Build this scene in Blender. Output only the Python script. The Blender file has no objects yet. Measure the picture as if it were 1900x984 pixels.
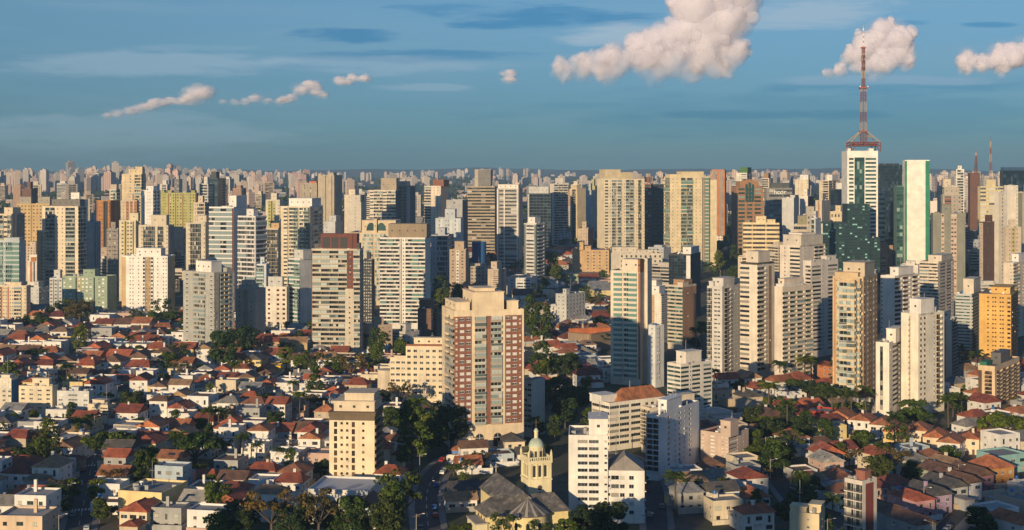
import bpy, math, random
from mathutils import Vector, Matrix, noise
R_ = math.radians
sc = bpy.context.scene
COL = sc.collection
rng = random.Random(7)

# ------------------------------------------------------------------ camera, world, sun, exposure
FPX, W0, H0, HX, HY, CZ = 2475.0, 1900, 984, 950.0, 322.0, 115.0
cam = bpy.data.cameras.new('camera'); cam.sensor_width = 36; cam.lens = 36*FPX/W0
cam.shift_y = -(H0/2-HY)/W0; cam.clip_start = 1; cam.clip_end = 90000
co = bpy.data.objects.new('camera', cam); COL.objects.link(co)
co.location = (0, 0, CZ); co.rotation_euler = (R_(90), 0, 0); sc.camera = co

SUN_AZ, SUN_EL = 24.0, 10.0           # degrees to the viewer's back-left, and above the horizon
SV = Vector((-math.sin(R_(SUN_AZ))*math.cos(R_(SUN_EL)), -math.cos(R_(SUN_AZ))*math.cos(R_(SUN_EL)), math.sin(R_(SUN_EL))))
sl = bpy.data.lights.new('sun', 'SUN'); sl.energy = 5.0; sl.angle = R_(0.5); sl.color = (1.0, .76, .46)
so = bpy.data.objects.new('sun', sl); COL.objects.link(so); so.rotation_euler = SV.to_track_quat('Z', 'Y').to_euler()

world = bpy.data.worlds.new('World'); sc.world = world; world.use_nodes = True
class NT:
    def __init__(s, tree): s.t = tree; tree.nodes.clear()
    def n(s, typ, ins=None, **kw):
        nd = s.t.nodes.new(typ)
        for k, v in kw.items(): setattr(nd, k, v)
        for k, v in (ins or {}).items():
            if isinstance(v, tuple) and len(v) == 2 and hasattr(v[0], 'outputs'): s.t.links.new(v[0].outputs[v[1]], nd.inputs[k])
            elif hasattr(v, 'outputs'): s.t.links.new(v.outputs[0], nd.inputs[k])
            else: nd.inputs[k].default_value = v
        return nd
    def ramp(s, fac, stops, mode='LINEAR'):
        r = s.n('ShaderNodeValToRGB', {'Fac': fac}); cr = r.color_ramp; cr.interpolation = mode
        while len(cr.elements) < len(stops): cr.elements.new(.5)
        for e, (p, c) in zip(cr.elements, stops): e.position = p; e.color = (*c, 1) if len(c) == 3 else c
        return r
    def math(s, op, a, b=0.0, clamp=False): return s.n('ShaderNodeMath', {0: a, 1: b}, operation=op, use_clamp=clamp)
    def mix(s, f, a, b, blend='MIX'): 
        m = s.n('ShaderNodeMix', data_type='RGBA', blend_type=blend)
        for k, v in ((0, f), (6, a), (7, b)):
            if isinstance(v, tuple) and len(v) == 2 and hasattr(v[0], 'outputs'): s.t.links.new(v[0].outputs[v[1]], m.inputs[k])
            elif hasattr(v, 'outputs'): s.t.links.new(v.outputs[0], m.inputs[k])
            elif k == 0: m.inputs[0].default_value = v
            else: m.inputs[k].default_value = (*v, 1) if len(v) == 3 else v
        return (m, 2)
w = NT(world.node_tree)
sky = w.n('ShaderNodeTexSky', sky_type='NISHITA', sun_disc=False, sun_elevation=R_(SUN_EL), sun_rotation=R_(180+SUN_AZ), altitude=800, air_density=1.0, dust_density=.6, ozone_density=3.0)
geo = w.n('ShaderNodeTexCoord')
sep = w.n('ShaderNodeSeparateXYZ', {0: (geo, 'Generated')})
# the evening anti-solar sky: dusty blue band at the horizon, clearer blue above
tint = w.ramp((sep, 'Z'), [(0.0, (.185, .42, .63)), (.012, (.19, .42, .63)), (.05, (.27, .455, .645)), (.12, (.50, .63, .72)), (.3, (.56, .76, .95))])
base = w.mix(1.0, sky, tint, 'MULTIPLY')
# thin stratus streaks, stretched along the horizon
mp = w.n('ShaderNodeMapping', {'Vector': (geo, 'Generated'), 'Scale': (2.2, 2.2, 22.0)})
n1 = w.n('ShaderNodeTexNoise', {'Vector': mp, 'Scale': 2.6, 'Detail': 7.0, 'Roughness': .58, 'Distortion': .4})
mp2 = w.n('ShaderNodeMapping', {'Vector': (geo, 'Generated'), 'Scale': (4.0, 4.0, 60.0), 'Location': (1.3, .2, .6)})
n2 = w.n('ShaderNodeTexNoise', {'Vector': mp2, 'Scale': 1.8, 'Detail': 6.0, 'Roughness': .55})
veil = w.ramp(n1, [(.45, (0, 0, 0)), (.72, (1, 1, 1))])
streak = w.ramp(n2, [(.55, (0, 0, 0)), (.68, (1, 1, 1))])
up = w.ramp((sep, 'Z'), [(.02, (0, 0, 0)), (.075, (1, 1, 1)), (.5, (1, 1, 1)), (.8, (0, 0, 0))])
f1 = w.math('MULTIPLY', w.math('MULTIPLY', veil, up), .38)
c1 = w.mix(f1, base, (1.75, 3.0, 4.0))
# named streaks: direction ratios u = x/y, v = z/y, half sizes, strength (negative: darker slate-blue band)
inv = w.math('DIVIDE', 1.0, w.math('MAXIMUM', (sep, 'Y'), .05)); du = w.math('MULTIPLY', (sep, 'X'), inv); dv = w.math('MULTIPLY', (sep, 'Z'), inv)
nw = w.n('ShaderNodeTexNoise', {'Vector': w.n('ShaderNodeMapping', {'Vector': (geo, 'Generated'), 'Scale': (5, 5, 40)}), 'Scale': 3.0, 'Detail': 7.0, 'Roughness': .6})
nwc = w.math('SUBTRACT', nw, .5)
cur = c1
for (px, py, ax, ay, dark, k) in ((640, 68, 130, 20, 1, .75), (1010, 34, 240, 28, 1, .8), (830, 14, 110, 10, 1, .5), (780, 104, 240, 16, 1, .6), (1420, 214, 330, 11, 1, .6), (1680, 42, 60, 7, 1, .5), (1840, 46, 60, 7, 1, .6), (1500, 215, 700, 60, 1, .3), (1680, 160, 330, 22, 1, .4), (200, 250, 420, 50, 0, .22), (250, 120, 300, 30, 0, .3), (720, 120, 260, 22, 0, .26), (790, 162, 110, 9, 0, .25), (330, 88, 160, 10, 0, .16), (1180, 62, 200, 26, 0, .6), (1500, 20, 200, 40, 0, .5), (1640, 150, 260, 12, 0, .3), (500, 300, 700, 40, 1, .25)):
    a = w.math('DIVIDE', w.math('SUBTRACT', du, (px-HX)/FPX), ax/FPX); b = w.math('DIVIDE', w.math('SUBTRACT', dv, (HY-py)/FPX), ay/FPX)
    g_ = w.math('SUBTRACT', 1.0, w.math('ADD', w.math('MULTIPLY', a, a), w.math('MULTIPLY', b, b)))
    m = w.math('MULTIPLY', w.ramp(w.math('ADD', g_, w.math('MULTIPLY', nwc, 3.0)), [(.05, (0, 0, 0)), (.95, (1, 1, 1))], 'EASE'), min(1, k*1.4))
    cur = w.mix(m, cur, w.mix(1.0, base, (.44, .72, .87), 'MULTIPLY') if dark else (3.0, 4.0, 4.9))
bg = w.n('ShaderNodeBackground', {'Color': cur, 'Strength': .11})
w.n('ShaderNodeOutputWorld', {'Surface': bg})

vs = sc.view_settings
vs.view_transform = 'Standard'; vs.look = 'None'; vs.exposure = 0.22; vs.gamma = 1.0; vs.use_curve_mapping = False
cy = sc.cycles
cy.max_bounces = 6; cy.diffuse_bounces = 3; cy.glossy_bounces = 2; cy.transmission_bounces = 2; cy.transparent_max_bounces = 40; cy.volume_bounces = 0
cy.use_denoising = True; cy.caustics_reflective = False; cy.caustics_refractive = False

# ------------------------------------------------------------------ helpers
TERR = [(-3000, 25), (-300, 10), (0, 0), (1250, 0), (1500, 5), (2000, 22), (3000, 44), (5000, 63), (9000, 84), (14000, 112), (40000, 150)]
def gz(x, y):
    for (a, za), (b, zb) in zip(TERR, TERR[1:]):
        if y <= b:
            t = max(0, (y-a)/(b-a)); z = za+(zb-za)*t
            break
    else: z = 150
    if y > 3500: z += min(1, (y-3500)/3000)*26*(noise.noise(Vector((x/1500, y/1500, 3))))
    return z
def gd(yp):                                   # distance at which the ground is seen at picture row yp
    lo, hi = 200.0, 12000.0
    for _ in range(50):
        m = (lo+hi)/2
        if HY+(CZ-gz(0, m))*FPX/m > yp: lo = m
        else: hi = m
    return lo
def at(x, y): D = gd(y); return Vector(((x-HX)/FPX*D, D, gz(0, D)))
def proj(v): return (HX+v.x/v.y*FPX, HY+(CZ-v.z)/v.y*FPX)
def lin(c): return tuple(c)

class G:                                      # collects quads, boxes and prisms; build() links them as ONE mesh
    def __init__(s): s.v = []; s.f = []; s.m = []; s.k = {}
    def vi(s, p):
        k = (round(p[0], 3), round(p[1], 3), round(p[2], 3)); i = s.k.get(k)
        if i is None: i = s.k[k] = len(s.v); s.v.append(k)
        return i
    def face(s, ps, m=0):
        ids = [s.vi(p) for p in ps]
        out = [i for j, i in enumerate(ids) if i != ids[j-1]]
        if len(set(out)) > 2: s.f.append(out); s.m.append(m)
    def box(s, x0, x1, y0, y1, z0, z1, m=0, bot=False):
        a = [(x0, y0), (x1, y0), (x1, y1), (x0, y1)]
        for i in range(4):
            p, q = a[i], a[(i+1) % 4]; s.face([(*p, z0), (*q, z0), (*q, z1), (*p, z1)], m)
        s.face([(*p, z1) for p in a], m)
        if bot: s.face([(*p, z0) for p in a[::-1]], m)
    def prism(s, pts, z0, z1, m=0, cap=True, mt=None):
        n = len(pts)
        for i in range(n):
            p, q = pts[i], pts[(i+1) % n]; s.face([(*p, z0), (*q, z0), (*q, z1), (*p, z1)], m)
        if cap: s.face([(*p, z1) for p in pts], m if mt is None else mt)
    def cyl(s, cx, cy, r, z0, z1, m=0, n=12, r1=None):
        r1 = r if r1 is None else r1
        for i in range(n):
            a, b = 2*math.pi*i/n, 2*math.pi*(i+1)/n
            s.face([(cx+r*math.cos(a), cy+r*math.sin(a), z0), (cx+r*math.cos(b), cy+r*math.sin(b), z0), (cx+r1*math.cos(b), cy+r1*math.sin(b), z1), (cx+r1*math.cos(a), cy+r1*math.sin(a), z1)], m)
        if r1 > .01: s.face([(cx+r1*math.cos(2*math.pi*i/n), cy+r1*math.sin(2*math.pi*i/n), z1) for i in range(n)], m)
    def bar(s, p, q, r, m=0):                 # a square bar from p to q
        p, q = Vector(p), Vector(q); d = (q-p).normalized(); a = d.orthogonal().normalized(); b = d.cross(a)
        P = [p+a*r+b*r, p-a*r+b*r, p-a*r-b*r, p+a*r-b*r]; Q = [x+(q-p) for x in P]
        for i in range(4): s.face([P[i], P[(i+1) % 4], Q[(i+1) % 4], Q[i]], m)
        s.face(P[::-1], m); s.face(Q, m)
    def add(s, o, M, mo=0):
        base = len(s.v)
        for p in o.v: s.v.append(tuple(M @ Vector(p)))
        for f, m in zip(o.f, o.m): s.f.append([i+base for i in f]); s.m.append(m+mo)
    def mesh(s, name, mats):
        me = bpy.data.meshes.new(name); me.from_pydata(s.v, [], s.f)
        for m in mats: me.materials.append(m)
        me.polygons.foreach_set('material_index', [min(i, len(mats)-1) for i in s.m]); me.update()
        return me
    def build(s, name, mats, parent=None, loc=None, rz=0):
        return link(name, s.mesh(name, mats), parent, loc, rz)
def link(name, me, parent=None, loc=None, rz=0):
    o = bpy.data.objects.new(name, me); COL.objects.link(o)
    if parent: o.parent = parent
    if loc is not None: o.location = loc
    if rz: o.rotation_euler = (0, 0, rz)
    return o
def empty(name, loc, rz=0):
    o = bpy.data.objects.new(name, None); COL.objects.link(o); o.location = loc; o.rotation_euler = (0, 0, rz); o.empty_display_size = .5
    return o
def tag(o, label, cat, group=None, kind=None):
    o['label'] = label; o['category'] = cat
    if group: o['group'] = group
    if kind: o['kind'] = kind
    return o

# ------------------------------------------------------------------ materials
MC = {}
def mat(key, fn):
    if key not in MC:
        m = bpy.data.materials.new('_'.join(str(k) for k in key[:1])); m.use_nodes = True; fn(NT(m.node_tree)); MC[key] = m
    return MC[key]
def out(t, b): t.n('ShaderNodeOutputMaterial', {'Surface': b})
def bsdf(t, col, rough=.85, **kw):
    ins = {'Base Color': (*col, 1) if isinstance(col, tuple) and len(col) == 3 and not hasattr(col[0], 'outputs') else col, 'Roughness': rough}
    ins.update(kw); return t.n('ShaderNodeBsdfPrincipled', ins)
def plaster(c, dirt=.42):
    def fn(t):
        tc = t.n('ShaderNodeTexCoord')
        a = t.n('ShaderNodeTexNoise', {'Vector': (tc, 'Object'), 'Scale': .12, 'Detail': 5.0, 'Roughness': .6})
        mp = t.n('ShaderNodeMapping', {'Vector': (tc, 'Object'), 'Scale': (1.0, 1.0, .07)})
        b = t.n('ShaderNodeTexNoise', {'Vector': mp, 'Scale': .9, 'Detail': 4.0})
        s = t.math('MULTIPLY', t.ramp(b, [(.42, (0, 0, 0)), (.75, (1, 1, 1))]), dirt)
        va = t.ramp(a, [(.25, (.70, .70, .72)), (.7, (1.07, 1.05, 1.02))])
        col = t.mix(1.0, (*c, 1), va, 'MULTIPLY')
        col = t.mix(s, col, tuple(x*.55 for x in c))
        out(t, bsdf(t, col, .85))
    return mat(('plaster', tuple(round(x, 3) for x in c), dirt), fn)
def flat(name, c, rough=.7, **kw): return mat((name, tuple(c), rough), lambda t: out(t, bsdf(t, tuple(c), rough, **kw)))
def rand(t):
    oi = t.n('ShaderNodeObjectInfo'); g = t.n('ShaderNodeNewGeometry')
    return t.math('FRACT', t.math('ADD', (oi, 'Random'), (g, 'Random Per Island')))
def glass(kind):
    S = {'dark': [(0, (.015, .02, .024)), (.45, (.035, .045, .05)), (.72, (.09, .10, .10)), (.86, (.30, .28, .24)), (.95, (.5, .48, .42))],
         'shut': [(0, (.62, .60, .56)), (.55, (.52, .5, .47)), (.72, (.06, .07, .08)), (1, (.03, .04, .05))],
         'teal': [(0, (.02, .05, .05)), (.4, (.035, .085, .08)), (.7, (.06, .13, .12)), (.9, (.25, .34, .31))],
         'navy': [(0, (.01, .02, .03)), (.6, (.02, .035, .05)), (.9, (.04, .07, .09))],
         'pale': [(0, (.30, .36, .34)), (.3, (.44, .48, .44)), (.55, (.10, .13, .13)), (.72, (.22, .28, .27)), (.9, (.5, .52, .47))],
         'brown': [(0, (.03, .02, .015)), (.6, (.08, .05, .03)), (.85, (.2, .12, .06))],
         'lit': [(0, (.012, .035, .04)), (.5, (.018, .05, .05)), (.80, (.05, .12, .12)), (.87, (.26, .52, .52))]}[kind]  # last set: bright cyan panes carry a reflection painted into their colour
    def fn(t):
        c = t.ramp(rand(t), S, 'CONSTANT')
        out(t, bsdf(t, c, .12 if kind != 'shut' else .4, **{'Specular IOR Level': .6}))
    return mat(('glass_'+kind,), fn)
FR = {'w': flat('white_frame', (.7, .69, .66)), 'k': flat('dark_frame', (.05, .048, .045)), 'a': flat('aluminium_frame', (.38, .38, .37), .45), 'b': flat('brown_frame', (.13, .07, .045)), 'r': flat('red_frame', (.28, .06, .04)), 'g': flat('green_frame', (.08, .2, .14))}
GREEN_GL = mat(('green_glass_rail',), lambda t: out(t, bsdf(t, (.15, .26, .225), .1)))
CLEAR_GL = mat(('clear_glass_rail',), lambda t: out(t, bsdf(t, (.24, .30, .30), .1)))
def tiles(c):
    def fn(t):
        tc = t.n('ShaderNodeTexCoord')
        a = t.n('ShaderNodeTexNoise', {'Vector': (tc, 'Object'), 'Scale': .35, 'Detail': 6.0, 'Roughness': .65})
        b = t.n('ShaderNodeTexNoise', {'Vector': (tc, 'Object'), 'Scale': 2.6, 'Detail': 2.0})
        oi = t.n('ShaderNodeObjectInfo')
        col = t.mix(1.0, (*c, 1), t.ramp(a, [(.32, (.42, .44, .46)), (.66, (1.2, 1.13, 1.05))]), 'MULTIPLY')
        col = t.mix(1.0, col, t.ramp(b, [(.35, (.78, .78, .78)), (.65, (1.15, 1.15, 1.15))]), 'MULTIPLY')
        col = t.mix(1.0, col, t.ramp((oi, 'Random'), [(0, (.72, .74, .8)), (1, (1.2, 1.12, 1.0))]), 'MULTIPLY')
        wv = t.n('ShaderNodeTexWave', {'Vector': (tc, 'Object'), 'Scale': 1.6, 'Distortion': .3}, bands_direction='DIAGONAL')
        bp = t.n('ShaderNodeBump', {'Height': wv, 'Strength': .5, 'Distance': .08})
        out(t, bsdf(t, col, .8, Normal=bp))
    return mat(('roof_tiles', tuple(c)), fn)
CONC = plaster((.34, .33, .31), .5); ROOFC = plaster((.26, .25, .24), .6); METAL = flat('painted_steel', (.3, .3, .3), .5)
DARK = flat('dark_opening', (.03, .03, .03)); TANKB = flat('blue_plastic', (.02, .13, .36), .5)
REDST = flat('red_steel', (.30, .07, .04), .6); WHST = flat('white_steel', (.7, .66, .6), .6)
def leaf(c):
    def fn(t):
        oi = t.n('ShaderNodeObjectInfo'); g = t.n('ShaderNodeNewGeometry'); tc = t.n('ShaderNodeTexCoord')
        a = t.n('ShaderNodeTexNoise', {'Vector': (tc, 'Object'), 'Scale': .55, 'Detail': 2.0})
        col = t.mix(1.0, (*c, 1), t.ramp((g, 'Random Per Island'), [(0, (.6, .65, .65)), (.6, (1.1, 1.1, 1)), (1, (1.9, 1.7, 1.2))]), 'MULTIPLY')
        col = t.mix(1.0, col, t.ramp(a, [(.35, (.7, .75, .8)), (.65, (1.25, 1.2, 1.1))]), 'MULTIPLY')
        col = t.mix(1.0, col, t.ramp((oi, 'Random'), [(0, (.7, .8, .9)), (.5, (1, 1, 1)), (1, (1.35, 1.15, .8))]), 'MULTIPLY')
        d = bsdf(t, col, .75, **{'Specular IOR Level': .2}); tr = t.n('ShaderNodeBsdfTranslucent', {'Color': col})
        out(t, t.n('ShaderNodeMixShader', {0: .22, 1: d, 2: tr}))
    return mat(('leaves', tuple(c)), fn)
BARK = flat('bark', (.09, .07, .055), .9)
# ------------------------------------------------------------------ facades
DEFW = {'.': 1, ',': .45, 'n': 1, 'w': 1.7, 'W': 2.6, 's': 1.8, 't': 1.3, 'r': 3, 'b': 3, 'g': 3, 'i': 2.6, 'B': 3, 'k': 2.6, 'c': 1.4, 'a': .6, 'd': .6, 'v': .7, 'x': 3}
def parse(pat):
    res = []; tintm = 0; i = 0
    while i < len(pat):
        ch = pat[i]; i += 1
        if ch == '!': tintm = 1; continue
        if ch == '?': tintm = 2; continue
        if ch == '_': tintm = 0; continue
        num = ''
        while i < len(pat) and (pat[i].isdigit() or pat[i] == ':'):
            num += pat[i].replace(':', '.'); i += 1
        m = tintm
        if ch == 'a': m = 1
        if ch == 'd': m = 2
        res.append((ch, float(num) if num else DEFW[ch], m))
    tot = sum(r[1] for r in res); u = 0; o = []
    for c, wd, m in res: o.append((c, u/tot, (u+wd)/tot, m)); u += wd
    return o
def hole(c, cw, fh):                     # (half width, sill, head, depth) of a bay's opening
    if c == 'n': return min(.45, cw*.4), fh*.46, fh*.76, .16
    if c == 'w': return min(.85, cw*.40), fh*.34, fh*.78, .2
    if c == 's': return min(.95, cw*.40), fh*.30, fh*.76, .14
    if c == 'W': return cw*.44, fh*.32, fh*.80, .2
    if c == 't': return min(.6, cw*.36), fh*.06, fh*.80, .25
    if c == 'r': return cw*.5-.02, fh*.36, fh*.86, .3
    if c == 'x': return cw*.5-.12, fh*.22, fh*.94, .8
    if c in 'bgik': return cw*.5-.06, fh*.02, fh*.92, 1.15
    if c == 'B': return cw*.5-.06, fh*.02, fh*.92, .5
    if c == 'c': return cw*.5-.03, .03, fh-.03, .07
    return None
PMC = {}
def part_mesh(c, w, h, st):
    w = round(w, 1); h = round(h, 1); fr, gl = FR[st['fr']], glass(st.get('glb') or st['gl'] if c in 'bgikB' else st['gl'])
    key = (c, w, h, fr.name, gl.name, st['par'].name, st['rail'].name)
    if key in PMC: return PMC[key]
    g = G(); mats = [fr, gl, st['par'], st['rail'], DARK]; f = .07
    if c in 'nwsWtrcx':
        y = -.03
        g.face([(-w/2, 0, 0), (w/2, 0, 0), (w/2, 0, h), (-w/2, 0, h)], 1)
        k = 1 if w < 1 else 2 if w < 2.6 else max(3, int(w/1.3))
        if c == 'c': k = 1
        for i in range(k+1):
            x = -w/2+w*i/k; g.box(max(x-f/2, -w/2), min(x+f/2, w/2), y, y+.04, 0, h, 0)
        g.box(-w/2, w/2, y-.01, y+.03, h-f, h, 0, True); g.box(-w/2, w/2, y-.01, y+.03, 0, f, 0)
        if c in 'nws': g.box(-w/2-.08, w/2+.08, -.36, -.01, -.09, -.005, 2, True)   # sill
        if c == 's': g.box(-w/2, w/2, -.1, -.02, h*.82, h, 0, True)                  # shutter box
    else:
        p = .55; dep = 1.1 if c != 'B' else .45
        k = max(2, int(w/1.4))
        # glazed doors at the back of the loggia
        for i in range(k):
            a, b = -w/2+w*i/k+.04, -w/2+w*(i+1)/k-.04
            g.face([(a, dep, 0), (b, dep, 0), (b, dep, h), (a, dep, h)], 1)
            g.box(a-.04, a+.04, dep-.06, dep-.01, 0, h, 0)
        g.box(-w/2-.04, w/2+.04, -p, .02, -.22, .06, 2, True)
        m = {'b': 2, 'g': 3, 'i': 4, 'k': 4, 'B': 3}[c]
        if c == 'B': m = 2
        if c in 'bgB':
            g.box(-w/2-.04, w/2+.04, -p, -p+.1, .06, 1.0 if c != 'B' else .85, m, True)
            g.box(-w/2-.04, -w/2+.05, -p+.1, .0, .06, 1.0, m); g.box(w/2-.05, w/2+.04, -p+.1, .0, .06, 1.0, m)
            if c == 'g': g.box(-w/2-.04, w/2+.04, -p-.02, -p+.12, 1.0, 1.06, 0)
        if c == 'B':
            for i in range(k):
                a, b = -w/2+w*i/k, -w/2+w*(i+1)/k
                g.box(a+.03, b-.03, -p+.02, -p+.05, .85, h-.02, 3)
            g.box(-w/2, w/2, -p, -p+.08, h-.1, h, 0, True)
        if c in 'ik':
            for z in (.35, .65, .98): g.box(-w/2, w/2, -p, -p+.05, z, z+.06, 4)
            for i in range(int(w/.4)+1):
                x = -w/2+.4*i; g.box(x, x+.05, -p, -p+.04, .06, 1.0, 4)
    me = g.mesh({'n': 'small_window', 'B': 'glazed_balcony'}.get(c, 'window' if c in 'wsWtrcx' else 'balcony'), mats)
    PMC[key] = (me, g, mats)
    return PMC[key]
def facade(g, P0, U, N, width, z0, z1, nfl, pat, base, top, parts, st, keep):
    fh = (z1-z0-base-top)/nfl; bays = parse(pat)
    rz = math.atan2(U.y, U.x)
    def P(u, z, dpt=0): q = P0+U*u-N*dpt; return (q.x, q.y, z)
    for c, ua, ub, m in bays:
        a, b = ua*width, ub*width; cw = b-a
        if base > 0: g.face([P(a, z0), P(b, z0), P(b, z0+base), P(a, z0+base)], st.get('basem', 0))
        if top > 0: g.face([P(a, z1-top), P(b, z1-top), P(b, z1), P(a, z1)], st.get('topm', 0))
        hl = hole(c, cw, fh) if cw > .5 else None
        if c == 'v':
            dp = 1.4; za, zb = z0+base, z1-top
            g.face([P(a, za, dp), P(b, za, dp), P(b, zb, dp), P(a, zb, dp)], m)
            g.face([P(a, za), P(a, za, dp), P(a, zb, dp), P(a, zb)], m); g.face([P(b, za, dp), P(b, za), P(b, zb), P(b, zb, dp)], m)
            continue
        for k in range(nfl):
            za, zb = z0+base+k*fh, z0+base+(k+1)*fh
            A, B, C, D = P(a, za), P(b, za), P(b, zb), P(a, zb)
            if hl is None: g.face([A, B, C, D], m); continue
            hw, s, h, dp = hl; um = (a+b)/2
            q = lambda u, z, d=0: P(u, za+z, d)
            a1, b1, c1, d1 = q(um-hw, s), q(um+hw, s), q(um+hw, h), q(um-hw, h)
            a2, b2, c2, d2 = q(um-hw, s, dp), q(um+hw, s, dp), q(um+hw, h, dp), q(um-hw, h, dp)
            for F in ([A, B, b1, a1], [B, C, c1, b1], [C, D, d1, c1], [D, A, a1, d1]): g.face(F, m)
            for F in ([a1, b1, b2, a2], [b1, c1, c2, b2], [c1, d1, d2, c2], [d1, a1, a2, d2]): g.face(F, m)
            g.face([a2, b2, c2, d2], m)
            if keep:
                cc = c
                if c in 'bg' and st['glz'] and rng.random() < st['glz']: cc = 'B'
                loggia = c in 'bgikB'
                pos = P(um, za+s, 0 if loggia else dp-.012)
                parts.append(('balcony' if loggia else 'window', cc, 2*hw, h-s, pos, rz))
            else:
                g.face([q(um-hw, s, dp-.03), q(um+hw, s, dp-.03), q(um+hw, h, dp-.03), q(um-hw, h, dp-.03)], 3)
def volume(g, x0, x1, y0, y1, z0, z1, nfl, L, Rr, parts, st, roofg, base=3.4, top=1.1, back=True, roofm=0):
    V = Vector
    facade(g, V((x0, y0, 0)), V((1, 0, 0)), V((0, -1, 0)), x1-x0, z0, z1, nfl, L, base, top, parts, st, True)
    facade(g, V((x1, y0, 0)), V((0, 1, 0)), V((1, 0, 0)), y1-y0, z0, z1, nfl, Rr, base, top, parts, st, True)
    if back:
        facade(g, V((x1, y1, 0)), V((-1, 0, 0)), V((0, 1, 0)), x1-x0, z0, z1, nfl, '.n.', base, top, [], st, False)
        facade(g, V((x0, y1, 0)), V((0, -1, 0)), V((-1, 0, 0)), y1-y0, z0, z1, nfl, '.n.', base, top, [], st, False)
    t = .3; zi = z1-.7
    o = [(x0, y0), (x1, y0), (x1, y1), (x0, y1)]; i = [(x0+t, y0+t), (x1-t, y0+t), (x1-t, y1-t), (x0+t, y1-t)]
    for k in range(4):
        p, q, r, s = o[k], o[(k+1) % 4], i[(k+1) % 4], i[k]
        g.face([(*p, z1), (*q, z1), (*r, z1), (*s, z1)], 0); g.face([(*s, z1), (*r, z1), (*r, zi), (*s, zi)], 0)
    roofg.face([(*p, zi+.01) for p in i], roofm)
EXCL = []                                   # footprints: nothing else is scattered over them
MARKS = []                                  # (picture x, picture y of base, phrase) that labels of small things refer to
ALLB = []
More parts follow.
